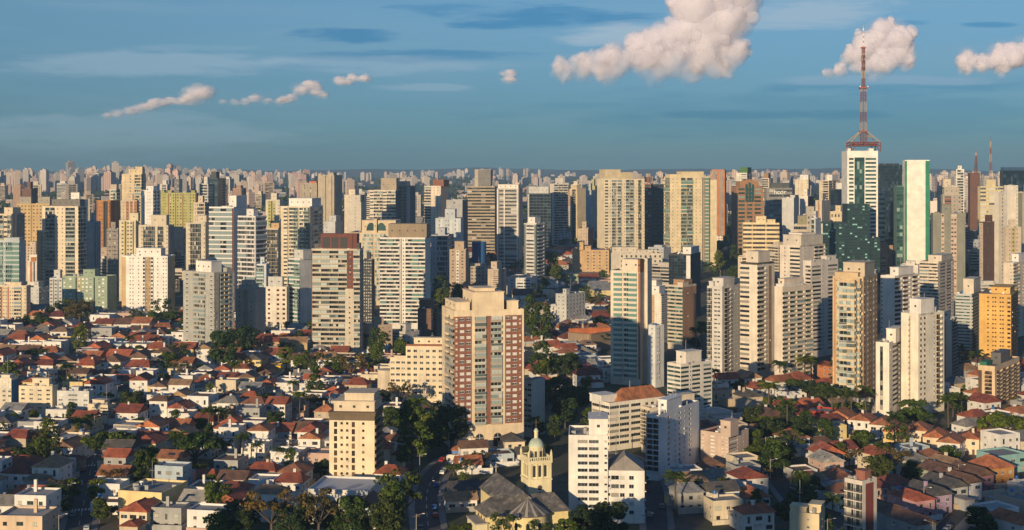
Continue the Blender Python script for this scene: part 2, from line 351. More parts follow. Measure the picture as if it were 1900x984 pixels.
def T(kind, label, x0, xc, x1, yt, b, th, L, Rr, wall, a=(.3, .18, .1), a2=(.2, .2, .2), n=0, pent=None, d=None, fr='w', gl='dark', rail=None, par=None,
      blocks=(), cat=None, mark=None, base=3.4, top=1.1, dirt=.42, glz=0.15, pentm=None, w=None, tank=1, topm=0, basem=0, group=None, dmax=42, roof=None, lod=None, zt=None, masts=0, glb=None):
    Dc = gd(b) if b > 0 else -b
    t = R_(th); c_, s_ = math.cos(t), math.sin(t)
    Xc = (xc-HX)/FPX*Dc; m0 = (x0-HX)/FPX; m1 = (x1-HX)/FPX
    if w is None: w = (Xc-m0*Dc)/max(.15, c_+m0*s_); w = max(4, min(75, w))
    if d is None:
        q = s_-m1*c_; d = (m1*Dc-Xc)/q if q > .02 and x1 > xc+1 else 14
        d = max(6, min(dmax, d))
    ux, uy = Vector((c_, -s_, 0)), Vector((s_, c_, 0))
    cen = Vector((Xc, Dc, 0))-ux*(w/2)+uy*(d/2)
    z0 = gz(cen.x, cen.y); cen.z = z0
    zz = lambda yp: CZ+(HY-yp)/FPX*Dc-z0
    H = max(6, zz(yt)) if zt is None else zt
    lod = (0 if Dc < 1180 else 1 if Dc < 1900 else 2) if lod is None else lod
    if not n: n = max(2, round((H-base-top)/3.05))
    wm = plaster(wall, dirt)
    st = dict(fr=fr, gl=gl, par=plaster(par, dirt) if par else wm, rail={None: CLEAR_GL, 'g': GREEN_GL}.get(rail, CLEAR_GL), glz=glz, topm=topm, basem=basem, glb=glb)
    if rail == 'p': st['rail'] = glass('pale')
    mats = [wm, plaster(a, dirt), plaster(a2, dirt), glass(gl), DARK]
    root = empty(kind, cen, -t); tag(root, label, cat or kind.replace('_', ' '), group)
    g = G(); rg = G(); parts = []
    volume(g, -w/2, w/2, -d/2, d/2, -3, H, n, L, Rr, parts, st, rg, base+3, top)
    for bl in blocks:                        # (u0,u1,v0,v1,top row,L,R)
        bx0, bx1, by0, by1 = -w/2+w*bl[0], -w/2+w*bl[1], -d/2+d*bl[2], -d/2+d*bl[3]
        bh = zz(bl[4]); volume(g, bx0, bx1, by0, by1, -3, bh, max(2, round((bh-base-top)/3.05)), bl[5], bl[6], parts, st, rg, base+3, top)
    g.build('wall', mats, root)
    rg.build('roof', [roof or ROOFC, CONC], root)
    # penthouse boxes with a capping slab, hatch and vents
    if pent is None: pent = [(.3, .7, .3, .7, 12)]
    k = Dc/FPX; pm = plaster(pentm, dirt) if pentm else wm
    for p in pent:
        q = G(); px0, px1, py0, py1 = -w/2+w*p[0], -w/2+w*p[1], -d/2+d*p[2], -d/2+d*p[3]; hh = p[4]*k
        q.box(px0, px1, py0, py1, H-.9, H+hh, 0)
        q.box(px0-.25, px1+.25, py0-.25, py1+.25, H+hh, H+hh+.3, 0, True)
        if hh > 2.5:
            nw = max(1, int((px1-px0)/5))
            for i in range(nw):
                xx = px0+(px1-px0)*(i+.5)/nw; q.box(xx-.5, xx+.5, py0-.03, py0+.02, H+hh*.45, H+hh*.45+.9, 1)
        q.build('penthouse', [plaster(p[5], dirt) if len(p) > 5 else pm, DARK], root)
    if tank and lod < 2:
        if lod < 2:
            for i in range(rng.choice((2, 3, 4))):
                q = G(); x, y = rng.uniform(-.44, .44)*w, rng.uniform(-.42, .2)*d; s = rng.uniform(.35, .9); q.box(x-s, x+s, y-s*.6, y+s*.6, H-.7, H+rng.uniform(.0, .7), 0); q.build('air_conditioner', [rng.choice((METAL, FR['w']))], root)
            q = G(); x = rng.uniform(-.3, .3)*w; q.bar((x, 0, H-.5), (x, 0, H+rng.uniform(6, 10)), .07); q.bar((x-.8, 0, H+5), (x+.8, 0, H+5), .05); q.build('antenna', [METAL], root)
        for i in range(rng.choice((1, 2, 3))):
            q = G(); s = rng.uniform(.5, 1.1); x, y = rng.uniform(-.42, .42)*w, rng.uniform(-.4, .4)*d
            if rng.random() < .5: q.cyl(x, y, s, H-.7, H-.7+rng.uniform(1, 2.2), 0, 10); q.build('water_tank', [rng.choice((METAL, TANKB, CONC))], root)
            else: q.box(x-s, x+s, y-s*.7, y+s*.7, H-.7, H+rng.uniform(.2, 1), 0); q.build('roof_vent', [rng.choice((METAL, CONC))], root)
    for i in range(masts):
        q = G(); x, y = rng.uniform(-.25, .25)*w, rng.uniform(-.2, .2)*d; q.bar((x, y, H), (x, y, H+rng.uniform(6, 12)), .12); q.build('antenna', [METAL], root)
    # openings
    byn = {}
    for p in parts: byn.setdefault(p[0], []).append(p)
    for nm, ps in byn.items():
        rest = ps
        if lod == 0:
            ps = sorted(ps, key=lambda p: -p[4][2]); rest = ps[100:]
            for _, c, pw, ph, pos, rz in ps[:100]:
                link(nm, part_mesh(c, pw, ph, st)[0], root, pos, rz)
                if c in 'nw' and rng.random() < .12:
                    if 'ac' not in PMC:
                        q = G(); q.box(-.4, .4, -.55, -.2, 0, .5, 0, True); q.box(-.28, .28, -.57, -.54, .06, .44, 1); PMC['ac'] = q.mesh('air_conditioner', [FR['w'], FR['a']])
                    link('air_conditioner', PMC['ac'], root, (pos[0], pos[1], pos[2]-.75), rz)
        if rest:
            q = G(); allm = []
            for _, c, pw, ph, pos, rz in rest:
                if lod < 2:
                    _, pg, pmats = part_mesh(c, pw, ph, st)
                    if not allm: allm = pmats
                    q.add(pg, Matrix.Translation(pos) @ Matrix.Rotation(rz, 4, 'Z'))
                else:
                    if not allm: allm = [st['par'], glass(gl)]
                    M = Matrix.Translation(pos) @ Matrix.Rotation(rz, 4, 'Z'); pg = G()
                    dd = 1.1 if nm == 'balcony' else -.0
                    pg.face([(-pw/2, dd, 0), (pw/2, dd, 0), (pw/2, dd, ph), (-pw/2, dd, ph)], 1)
                    if nm == 'balcony': pg.box(-pw/2, pw/2, -.5, -.4, -.2, .9, 0); pg.face([(-pw/2, -.5, -.2), (pw/2, -.5, -.2), (pw/2, 0, -.2), (-pw/2, 0, -.2)], 0)
                    q.add(pg, M)
            o = q.build(nm, allm, root)
            if len(rest) > 1: o['kind'] = 'stuff'
    root['h'] = H; root['w'] = w; root['d'] = d
    EXCL.append((cen.x, cen.y, t, w/2, d/2))
    pb = proj(Vector((cen.x, Dc, z0)))
    ALLB.append((root, w, d, H))
    if mark: MARKS.append((pb[0], pb[1], mark))
    return root
# ------------------------------------------------------------------ the buildings one can tell apart
CRM, WHT, BGE, GRY = (.68, .57, .42), (.78, .75, .70), (.56, .47, .36), (.36, .36, .35)
PKB, TAN, LGY, BLG = (.60, .49, .39), (.58, .40, .22), (.55, .55, .53), (.47, .50, .52)
YEL, OCH, BRK, DKB, DKG = (.66, .58, .36), (.62, .36, .08), (.19, .065, .042), (.10, .06, .045), (.13, .15, .14)
A, O, K = 'apartment_tower', 'office_tower', 'apartment_block'
# --- left, near to far
T(A, 'grey apartment tower with a cream balcony stack and white corner strip, behind the small houses', 340, 397, 435, 506, 660, 38, '.s..,!bb_..s,', '!n_v?n._v!gg_d.n!.', (.40, .40, .37), a=CRM, a2=(.36, .37, .37), n=17, pent=[(.35, .85, .1, .6, 19, WHT), (.6, .95, .7, .95, 6)], glz=.25, mark='the grey corner tower', rail=None)
T(A, 'brown framed tower glazed with balconies and a tall brick crown on top', 578, 668, 674, 462, 662, 6, 'a:3bbbb!n2:1_b2:3', 'an.an', (.60, .53, .42), a=(.17, .06, .045), a2=(.7, .66, .6), n=22, glz=.45, fr='k', rail='p', par=(.52, .46, .37), pent=[(.18, .93, .12, .8, 27, (.17, .06, .045)), (.05, .95, .2, .6, 8, (.13, .12, .11)), (.93, .99, .0, .5, 10, (.1, .1, .1))], mark='the brown framed tower',
  blocks=[(.70, .88, -.07, 0, 536, '.n.', '.')])
T(A, 'white tower with tan end slabs and a tan centre strip above the red roofs', 226, 311, 325, 475, 590, 8, '?.1:5_.nn.n.b:9!nn_b:9.n.nn', '?.', (.80, .77, .72), a=(.42, .30, .18), a2=TAN, n=15, pent=[(.28, .82, .2, .8, 13, WHT)], mark='the white and tan tower', par=WHT)
T(K, 'cream ten-storey block with thin brown vertical stripes, standing at the city edge beside the trees', -12, 49, 57, 530, 602, 6, 'bannannb.n', '.n.', CRM, a=(.38, .16, .07), n=9, pent=[(.3, .8, .3, .8, 5)], mark='the brown striped block')
T(A, 'pale teal-grey glass balcony tower beside the slim orange striped one', -20, 36, 48, 447, -1120, 4, 'BgngB', '..', (.50, .55, .57), rail='g', gl='teal', pent=[(.5, .95, .2, .8, 5)], n=14, glz=.3)
T(A, 'slim white tower with an arched orange stripe down its middle', 51, 74, 79, 484, 530, 5, '.!n_,dnd,', '.', (.72, .68, .62), a=(.48, .19, .06), a2=(.03, .03, .05), pent=[(.12, .8, .1, .7, 11), (.28, .68, -.04, .1, 6, (.48, .19, .06))], n=11)
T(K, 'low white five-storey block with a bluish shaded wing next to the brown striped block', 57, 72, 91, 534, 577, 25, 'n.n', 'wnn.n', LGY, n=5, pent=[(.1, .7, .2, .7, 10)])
T(K, 'pale narrow block with two blue vertical stripes touching the green one', 92, 115, 118, 516, -1110, 8, 'wawaw', '.', LGY, a=(.16, .2, .28), n=8, pent=[(.3, .8, .2, .8, 14)])
T(K, 'pale green eight-storey block of stepped bays with white shutters', 116, 199, 217, 513, 588, 10, 'w.s.,v!w_sss,v.ws.', '.n.n', (.31, .39, .29), a=(.46, .40, .2), n=9, gl='shut', pent=[(.42, .68, .2, .7, 11)], mark='the pale green block')
T(A, 'cream twin-balcony tower with a peach painted lower corner strip', 78, 145, 160, 383, -1240, 8, '.g,n,n,g.', 'ggg', (.74, .63, .47), a=(.58, .36, .2), n=22, fr='k', pent=[(.2, .98, .3, .9, 12, (.2, .19, .17))], mark='the cream twin-balcony tower',
  blocks=[(-.13, .2, -.05, .3, 428, 'a1:5g', 'n.')])
T(A, 'blue-grey ribbed tower without balconies behind the pale green block', 160, 177, 187, 411, -1300, 8, 'n.n', 'vnvnvn', (.42, .44, .46), n=20, dirt=.1)
T(K, 'ochre banded slab tower under two raw concrete tank boxes', 31, 92, 97, 378, -1460, 3, 'wwwwdwwwww', '.', (.58, .40, .18), a2=(.25, .2, .16), n=19, pent=[(.08, .42, .2, .8, 12, (.36, .33, .28)), (.66, .99, .2, .8, 12, (.36, .33, .28))])
T(A, 'cream tower with dark glass balconies and an orange corner strip cut by the frame edge', -14, 21, 46, 397, -1190, 12, 'WWgWg', '.a.?nnnn', CRM, a=(.5, .26, .1), a2=(.24, .24, .23), n=17, pent=[(.55, 1, .1, .7, 11)])
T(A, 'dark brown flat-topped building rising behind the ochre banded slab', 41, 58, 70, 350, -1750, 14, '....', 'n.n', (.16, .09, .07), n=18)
T(K, 'long white block with two small windows beside the arched brown tower', 118, 157, 163, 370, -1750, 5, '...n..n', '.', WHT, n=14)
T(O, 'orange-brown tower with one tall arched strip of dark glass', 179, 205, 222, 372, -1500, 10, 'dnn!v1:6_n', 'v.', (.42, .20, .07), a=(.05, .05, .05), a2=(.3, .14, .06), n=16, gl='brown', fr='b', pent=[])
T(A, 'brown-grey tower with a regular grid of shaded windows behind the white and tan tower', 198, 219, 224, 425, -1260, 4, 'nwnwn', '.', (.30, .26, .23), n=16)
T(A, 'tall sandy tower with a balcony stack down its notched corner, highest of the western group', 226, 262, 271, 323, -1650, 14, '.n.w.b', 'b.n.', (.64, .52, .34), n=27, pent=[(.3, 1, .2, .8, 9), (.6, .95, .4, .9, 13)])
T(A, 'slender pale tower with green glazed balconies beside the sandy one', 203, 216, 223, 351, -1560, 10, '.Wg', 'gg', (.62, .56, .45), rail='g', n=22, pent=[(.1, .9, .2, .8, 8, BGE)])
T(A, 'narrow tower with orange-brown window panels in front of the sandy one', 224, 254, 258, 372, -1500, 5, '.n.!w_d!w_d!w', '.', (.58, .47, .33), a=(.40, .2, .09), a2=(.5, .48, .44), n=20)
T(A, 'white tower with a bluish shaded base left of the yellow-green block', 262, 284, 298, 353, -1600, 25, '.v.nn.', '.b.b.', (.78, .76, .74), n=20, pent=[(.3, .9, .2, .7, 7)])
T(K, 'wide yellow-green block with thin brown stripes between its windows', 298, 364, 369, 358, -1900, 5, '.nn.awwawwann.wwa', '.', (.44, .42, .15), a=(.28, .12, .04), n=15, pent=[(0, .1, 0, .9, 4), (.2, .3, .1, .9, 4), (.85, .95, .1, .9, 4)])
T(A, 'black and white balcony tower with a sloped mast on its roof', 370, 386, 398, 341, -1760, 20, 'dbb', 'b!n', (.66, .62, .55), a=(.06, .06, .06), a2=(.07, .07, .07), n=22, masts=1)
T(O, 'dark glass office tower just behind the black and white balcony tower', 380, 404, 419, 331, -1850, 10, 'ccc', 'cccW', (.07, .08, .08), gl='navy', fr='k', n=22)
T(A, 'cream block topped by open terraces beside the brown striped white tower', 359, 380, 388, 376, -1460, 12, '.n.bb', 'b!n', (.62, .52, .40), a=(.06, .05, .05), n=18)
T(A, 'beige tower with yellow-tinted panel windows left of its twin', 221, 252, 258, 409, -1200, 6, '.wavwwv.', 'n', (.62, .55, .38), a=(.45, .36, .12), n=20, pent=[(.6, 1.1, .2, .8, 13)], gl='brown')
T(A, 'beige tower with thin balcony bands and corner windows behind the white and tan tower', 257, 312, 323, 418, -1180, 8, '.nkk.k.n', 'n?.n', (.62, .54, .41), a2=(.3, .3, .3), n=19, pent=[(.38, .9, .2, .7, 18)], mark='the beige banded pair')
T(A, 'beige balcony tower half hidden behind the grey corner tower', 345, 381, 390, 413, -1150, 6, '.nkk.n', 'n', (.60, .53, .42), n=18, pent=[(.55, 1, .2, .8, 12)])
T(A, 'white balcony tower with one dark brown vertical stripe along its edge', 388, 434, 456, 384, -1130, 14, 'bBbBa:8', '.nn', (.76, .74, .72), a=(.17, .055, .04), a2=WHT, n=21, glz=.4, pent=[(.7, 1, .2, 1.1, 20, WHT)], fr='k')
T(A, 'white tower with rounded lilac-tinted balconies at its corner', 449, 474, 478, 401, -1100, 30, 'bb', 'b', (.70, .68, .68), n=20, glz=.2, w=19, d=14)
T(A, 'plain beige-grey tower split by a deep vertical recess', 437, 474, 493, 537, 645, 15, '.n.v1:6.n.', '.n.', (.52, .46, .38), n=11, pent=[(.0, .7, .3, .9, 6), (.1, .6, .4, .8, 14)], mark='the recessed beige tower')
T(A, 'narrow pale blue tower of stacked glass balconies behind the recessed beige tower', 476, 494, 500, 490, -1010, 12, 'g.', 'n', (.56, .60, .64), n=16, rail='g')
T(K, 'white block with rust-red shuttered windows and a grey roof box', 494, 532, 537, 532, 613, 6, 'w.!s!s_', '.', (.76, .70, .60), a=(.72, .66, .56), n=8, fr='r', gl='brown', pent=[(.05, .75, .3, .9, 17, LGY)])
T(A, 'plain beige slab tower with thin balcony bands beside the green glazed tower', 484, 516, 525, 424, -1300, 6, '..kk', 'a', (.62, .52, .36), a=CRM, n=16, pent=[(.55, 1, .2, .8, 9, TAN)])
T(A, 'large cream tower with pale green glass balcony bands and a white roof box', 520, 575, 599, 383, -1190, 10, '?.2_Wv1bg,bgv', '.bb', (.74, .66, .52), a2=(.72, .58, .38), n=24, rail='g', gl='dark', pent=[(.2, .98, .2, .9, 14, WHT)], mark='the green glazed tower')
T(A, 'slender glazed tower with a few orange panels and a blank white side slab', 535, 557, 579, 480, 612, 38, '!bg', '.', (.70, .68, .64), a=(.35, .38, .38), n=16, rail='g', gl='teal', glz=.3, pent=[(.3, 1.05, .2, 1, 15, LGY)])
T(O, 'narrow dark tower covered in a black and white random pattern', 674, 690, 695, 482, -1000, 6, 'nnnn', 'n', (.06, .065, .07), n=20, gl='shut', fr='k')
T(A, 'broad white banded tower under a long wood-clad roof box', 705, 789, 799, 441, 611, 6, 'bbb,vn,bbb', '..', (.74, .71, .66), n=22, a2=(.5, .53, .58), pent=[(.15, 1.0, .25, .8, 24, (.32, .25, .17))], mark='the white banded tower', fr='k', rail='g')
T(A, 'cream tower with two green-glass half domes set in its stepped top', 645, 740, 756, 432, -1160, 6, '.sn,BaB.ns', 'nn', (.64, .52, .36), a=(.60, .48, .33), n=17, pent=[(.26, .92, .1, .7, 22), (.5, .56, .05, .4, 25)], glz=.4, rail='p')
T(A, 'blank pale concrete tower with one tiny window column behind the domed cream one', 644, 670, 676, 375, -1420, 5, '...n..', '.', (.58, .53, .45), n=22, pent=[(.25, .9, .2, .8, 12, (.6, .55, .47))])
T(A, 'white banded tower stepping up to a glazed brown crown', 686, 734, 741, 353, -1500, 4, 'WbbWbb', '?.', (.70, .62, .50), a2=(.10, .13, .17), n=24, pent=[(.4, 1, .2, .8, 22, (.4, .33, .25))], gl='dark')
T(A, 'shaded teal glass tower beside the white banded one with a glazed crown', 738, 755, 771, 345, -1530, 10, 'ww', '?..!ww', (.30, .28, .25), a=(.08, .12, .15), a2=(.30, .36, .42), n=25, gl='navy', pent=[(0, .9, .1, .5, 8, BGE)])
T(A, 'unfinished raw concrete tower with blank ribbed sides', 590, 620, 635, 325, -1760, 14, '..v.v', '.n.n', (.44, .38, .29), n=28, pent=[(.5, .8, .3, .7, 4)])
T(A, 'concrete frame under construction with an orange guard rail on top', 558, 588, 594, 340, -1800, 6, 'ntntnn', '.', (.40, .34, .26), n=22, pent=[(.5, .95, .1, .6, 3, (.6, .2, .07))])
T(A, 'pale block with yellow-green balcony panels between two beige ones', 493, 519, 526, 371, -1600, 6, '.!w_d!w_.n', '.n', (.66, .60, .50), a=(.44, .42, .16), a2=(.1, .1, .1), n=18)
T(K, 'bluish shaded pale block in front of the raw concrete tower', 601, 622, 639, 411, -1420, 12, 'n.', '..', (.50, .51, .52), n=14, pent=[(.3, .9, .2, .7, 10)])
T(K, 'cream stacked block with a brown edged white wing at its back', 639, 668, 680, 362, -1720, 8, '.nn..', '.d.', (.66, .58, .46), a2=(.25, .09, .06), n=18, pent=[(.2, .6, .2, .8, 10)])
T(A, 'white tower with a brown cubic roof box and one dark balcony column', 787, 818, 834, 345, -1640, 10, 'b.n,n.', '.n.', (.72, .62, .50), a=(.1, .08, .07), n=25, fr='k', pent=[(.45, 1.1, .15, .9, 11, (.26, .11, .07))])
T(O, 'unfinished grey concrete tower with glass panels behind the pale blue ribbed block', 828, 858, 868, 371, -1430, 8, '.w.', '?.', (.40, .40, .40), a2=(.12, .13, .15), n=17, pent=[])
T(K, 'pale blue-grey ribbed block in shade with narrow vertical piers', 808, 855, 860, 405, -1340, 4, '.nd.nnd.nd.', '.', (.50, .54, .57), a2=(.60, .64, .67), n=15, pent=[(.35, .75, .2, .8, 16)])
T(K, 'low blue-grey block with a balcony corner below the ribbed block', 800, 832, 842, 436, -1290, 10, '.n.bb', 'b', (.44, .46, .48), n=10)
T(O, 'broad dark office tower banded in brown under a two-tone grey plant room', 867, 918, 923, 346, -1640, 3, 'rrrrrr', '.', (.42, .34, .24), n=22, gl='dark', fr='k', pent=[(.25, .86, .2, .8, 31, (.50, .44, .36)), (.38, .84, .15, .5, 30.5, (.22, .21, .20))], mark='the dark banded office tower')
T(O, 'white ribbed office tower with grey window bands beside the dark banded one', 922, 963, 972, 350, -1480, 6, 'adr2:2a rr ad'.replace(' ', ''), '.n.', (.46, .42, .37), a=(.80, .74, .68), a2=(.3, .29, .28), n=22, pent=[(.04, .96, .05, .95, 7, (.8, .72, .64))], mark='the white ribbed office tower')
T(A, 'dark green and white balcony tower with a white roof box', 972, 995, 1012, 415, -1330, 30, 'dWd', 'dbd', (.62, .60, .56), a2=(.13, .17, .16), n=16, pent=[(.2, .75, .2, .8, 11, WHT)], rail='g')
T(O, 'dark blue glazed slab with a white windowed top floor', 979, 1022, 1028, 359, -1720, 4, 'dcccccc', '.', (.10, .12, .14), a2=(.5, .5, .5), n=18, gl='navy', fr='a', pent=[(.05, .9, .1, .9, 12, LGY)])
T(A, 'white tower with curving balcony bands and a planted roof terrace', 1020, 1028, 1054, 341, -1800, 68, '...', 'bbb', (.72, .66, .58), n=24, pent=[(.3, .8, .3, .7, 10)])
T(A, 'sandy slab tower with a blank sunlit side and one stained window row', 1058, 1071, 1087, 350, -1800, 45, '.k.', '.n.', (.62, .51, .33), n=24, pent=[(.2, .8, .1, .6, 6)])
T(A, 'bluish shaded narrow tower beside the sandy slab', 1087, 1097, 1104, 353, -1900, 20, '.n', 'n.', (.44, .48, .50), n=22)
T(K, 'yellow-green topped tower peeping over the bluish narrow one', 1092, 1104, 1110, 345, -2000, 12, '.nn', 'n', (.44, .42, .2), n=22)
T(K, 'low cream block of six storeys above the park trees', 1014, 1034, 1045, 417, -1820, 20, 'w.ww', 'wn', (.64, .55, .40), n=6)
T(K, 'low bluish white block with a square stair tower among trees', 1035, 1060, 1069, 432, -1800, 8, 'wwww', 'w', (.58, .6, .62), n=4, pent=[(.4, .55, .0, .5, 8)])
T(K, 'small beige block leaning on an orange brick house', 1071, 1091, 1101, 424, -1640, 12, '.nnn', '!..', (.5, .40, .30), a=(.42, .17, .08), n=8)
T(A, 'huge cream tower covered with tiny windows and stepped roof boxes', 1108, 1121, 1196, 332, -1560, 72, '..', ',W.n,gng,.n,gg,.n,k.n', (.76, .66, .48), n=26, gl='dark', glz=.2, dmax=60, pent=[(.1, .9, .04, .42, 17, (.62, .52, .35)), (.2, .9, .42, .72, 12, (.55, .46, .3))], mark='the huge cream tower')
T(O, 'navy tower with pale horizontal fins squeezed between two cream giants', 1208, 1212, 1233, 342, -1640, 78, '.', 'rrr', (.045, .055, .06), n=20, gl='navy', fr='a', par=(.3, .33, .35), pent=[])
T(O, 'brick-brown office slab with green window bands beside the navy finned tower', 1195, 1209, 1212, 341, -1700, 8, 'rr', '.', (.26, .10, .07), n=18, gl='teal')
T(A, 'broad cream tower with a curved stack of balconies in a dark slot', 1232, 1243, 1318, 328, -1500, 76, 'g', '.n,.n.gg.n.n,!v1:4B2v_', (.76, .64, .42), a=(.35, .3, .24), n=25, dmax=70, rail='g', pent=[(.1, .9, .3, .85, 9, (.70, .58, .37)), (.1, .9, .02, .3, 4)], mark='the broad cream tower',
  blocks=[(.0, 1.0, 1.0, 1.16, 334, '.', '.')])
T(A, 'tower under construction wrapped in orange netting and raw red brick', 1318, 1345, 1359, 317, -1850, 12, 'nntanna', 'nat', (.36, .26, .20), a=(.5, .17, .05), n=28, pent=[(.1, .95, .1, .9, 2, (.5, .2, .1))], masts=1)
T(A, 'white tower crowned by a green pitched attic and an antenna', 1366, 1386, 1398, 321, -2000, 20, '.nW', 'gb', (.70, .66, .58), n=26, rail='g', pent=[(.3, 1, .1, .9, 10, (.08, .18, .05))], masts=1)
T(O, 'orange-brown office tower with teal window bands and an arched top', 1357, 1366, 1416, 347, -1600, 78, '.', '.ra,r1:2r1:2,ar.', (.36, .20, .11), a=(.40, .22, .12), n=18, gl='teal', fr='b', dmax=60, pent=[(.1, .9, .15, .85, 10, (.38, .21, .11))], mark='the arched office tower')
T(O, 'hospital building of grey slabs with pale lettering at its top', 1418, 1422, 1470, 349, -1750, 82, '.', '..rrrv1rr', (.27, .26, .245), n=12, gl='dark', dmax=70, pent=[(.2, .8, .2, .9, 9, (.1, .11, .1))], mark='the grey hospital')
T(A, 'round-cornered white banded tower under a brown drum', 1413, 1427, 1434, 331, -2050, 20, 'bb', 'b', (.7, .64, .55), n=24, pent=[(.2, .8, .2, .8, 9, (.33, .2, .1))])
T(A, 'twin cream tower pair joined under one white roof box', 1475, 1500, 1518, 333, -2000, 16, '.n.v.n', 'bb', (.68, .60, .46), n=22, pent=[(.35, .98, .1, .9, 8, WHT)])
T(A, 'cream tower with balcony corner left of the antenna skyscraper', 1520, 1538, 1572, 335, -1900, 35, '.nb', 'bb.n', (.64, .54, .40), n=24, pent=[(.5, 1, .3, .8, 10, WHT)])
T(O, 'dark glass office box under a white pillbox floor', 1538, 1541, 1575, 351, -1700, 80, '.', 'ccccc', (.07, .075, .08), n=16, gl='navy', fr='k', dmax=50, pent=[(.2, .9, .35, .95, 11, WHT)])
T(K, 'blank grey-white slab with a windowed white side', 1451, 1473, 1486, 367, -1500, 20, '....', '.n', (.54, .54, .52), a=WHT, n=18, pent=[(.6, 1, .2, .9, 4)])
T(K, 'white block with dark red window stripes beside the blank slab', 1484, 1499, 1513, 364, -1560, 22, '...', '!n.!n.', (.70, .66, .60), a=(.3, .09, .06), n=17)
T(K, 'beige block with a brown side strip in front of the dark glass box', 1513, 1525, 1541, 372, -1560, 30, '.a.', 'nn.', (.56, .49, .39), a=(.38, .2, .1), n=16)
T(K, 'small cream block with a narrow tower-like stair box and pink canopy', 1541, 1566, 1571, 393, -1500, 8, 'wwww', '.', (.66, .55, .38), n=8, a=(.6, .1, .12), pent=[(.4, .78, .2, .8, 11)])
T(K, 'olive roofed beige block with a green glazed attic', 1473, 1497, 1508, 417, -1300, 12, 'rr', '!n', (.55, .45, .34), a=(.2, .21, .18), n=10, pent=[(.3, 1, .1, .9, 16, (.30, .27, .17))])
T(K, 'grey-beige block with small dark windows behind the olive roofed block', 1490, 1518, 1526, 398, -1400, 10, 'wwww', '.', (.44, .40, .34), n=12, pent=[(.25, .75, .2, .8, 14)])
T(K, 'narrow white block with rounded glass balconies beside the dark green office base', 1505, 1513, 1523, 405, -1280, 30, 'g.', 'n.n', (.62, .63, .63), n=13, rail='g')
T(O, 'striped cream office block with continuous window bands and a blank white side', 1379, 1446, 1458, 414, -1450, 5, 'rrdrrrdrrr', '.', (.76, .62, .38), a2=(.74, .6, .36), n=11, gl='brown', pent=[(.36, .64, .1, .8, 12), (.6, .9, .3, .8, 6)], mark='the striped cream office block')
# --- the antenna skyscraper, its dark green base block, the slabs about it
SKY = T(O, 'white banded skyscraper with a green glass spine that carries the tall red antenna', 1572, 1629, 1633, 280, -1400, 3, '.rr:01,!cccc_,rr.'.replace('rr:01', 'r2:6'), '.', (.82, .80, .74), a=(.03, .10, .09), n=30, gl='teal', fr='k', top=7, pent=[(.06, .2, .2, .5, 4), (.75, .9, .2, .5, 4)], tank=0, dirt=.08, mark='the antenna skyscraper', lod=0, d=30)
T(O, 'dark green glass office block dotted with panes coloured as cyan reflections at the skyscraper foot', 1523, 1633, 1637, 441, -1365, 3, 'd'+'W1'*20, '.', (.015, .04, .042), a2=(.7, .66, .58), n=13, gl='lit', fr='k', pent=[], d=25, lod=1, blocks=[(0, .44, -.06, 1, 413, 'd'+'W1'*9, '.'), (.44, .82, -.1, 1, 379, 'W1'*9, '.')])
T(O, 'very dark teal glass slab just past the antenna skyscraper', 1630, 1674, 1679, 306, -1750, 2, 'c'*12, 'cc', (.02, .035, .045), n=26, gl='navy', fr='k', pent=[(.1, .9, .3, .8, 2)], dirt=.05)
T(O, 'blank white tower edged with bright green strips, tallest white slab of the ridge', 1679, 1725, 1739, 297, -1450, 6, 'a:8.......a1:6', 'ccc', (.80, .80, .72), a=(.03, .22, .13), n=34, gl='teal', fr='k', pent=[], tank=0, dirt=.08, mark='the green edged white slab')
T(O, 'lower green glass wing against the green edged white slab', 1664, 1680, 1682, 345, -1460, 2, 'ccc', '.', (.12, .2, .16), n=24, gl='teal', fr='g', pent=[], tank=0)
T(K, 'blank cream slab between the skyscraper and the green edged one', 1631, 1642, 1651, 356, -1600, 15, 'rr', '.', (.64, .55, .40), n=14)
T(A, 'grey-green tower with two pink window columns', 1731, 1791, 1806, 396, -1200, 10, '.....!w_....!ww_.....', 'nn.n', (.24, .24, .20), a=(.58, .42, .32), n=20, pent=[(.28, .56, .1, .8, 16)], top=.6, mark='the grey-green tower')
T(A, 'grey tower with a patterned red and white panel behind the grey-green one', 1749, 1784, 1802, 362, -1420, 10, '.!r_.n.w', 'n.', (.40, .35, .29), a=(.3, .1, .07), n=20, pent=[(.1, .9, .2, .9, 14, (.45, .4, .33))])
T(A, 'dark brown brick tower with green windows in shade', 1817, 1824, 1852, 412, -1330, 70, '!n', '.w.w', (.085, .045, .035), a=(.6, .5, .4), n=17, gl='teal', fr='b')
T(K, 'yellowish slab with rows of pale window bands far along the ridge', 1814, 1819, 1862, 346, -1640, 82, '.', 'rwrwr', (.70, .60, .36), n=18, dmax=50, gl='shut')
T(A, 'tall blank white slab tower with dark ticks along one edge', 1863, 1869, 1889, 344, -1320, 76, '.', '....n', (.74, .69, .62), a=(.15, .2, .13), n=26, top=.5, pent=[])
T(A, 'pale tower edged with dark window slots left of the blank white slab', 1845, 1853, 1864, 357, -1330, 60, '.', '.w', (.68, .63, .55), n=24, pent=[])
T(A, 'grey pillared tower half cut by the frame edge on the ridge', 1889, 1897, 1925, 356, -1300, 60, 'dd', '.w.w', (.6, .54, .45), a2=(.2, .21, .16), n=22)
T(A, 'beige tower with yellow-curtained window pairs in front of the blank white slab', 1862, 1866, 1895, 421, -1150, 76, '.', '.n?w_n.', (.62, .52, .40), a2=(.55, .45, .25), n=18, gl='brown')
T(O, 'dark curved glass office with a bright blue rounded roof edge', 1855, 1862, 1930, 316, -1900, 78, 'c', 'c'*14, (.02, .04, .07), n=20, gl='navy', fr='k', dmax=70, pent=[(.05, .95, .02, .98, 5, (.04, .1, .2))])
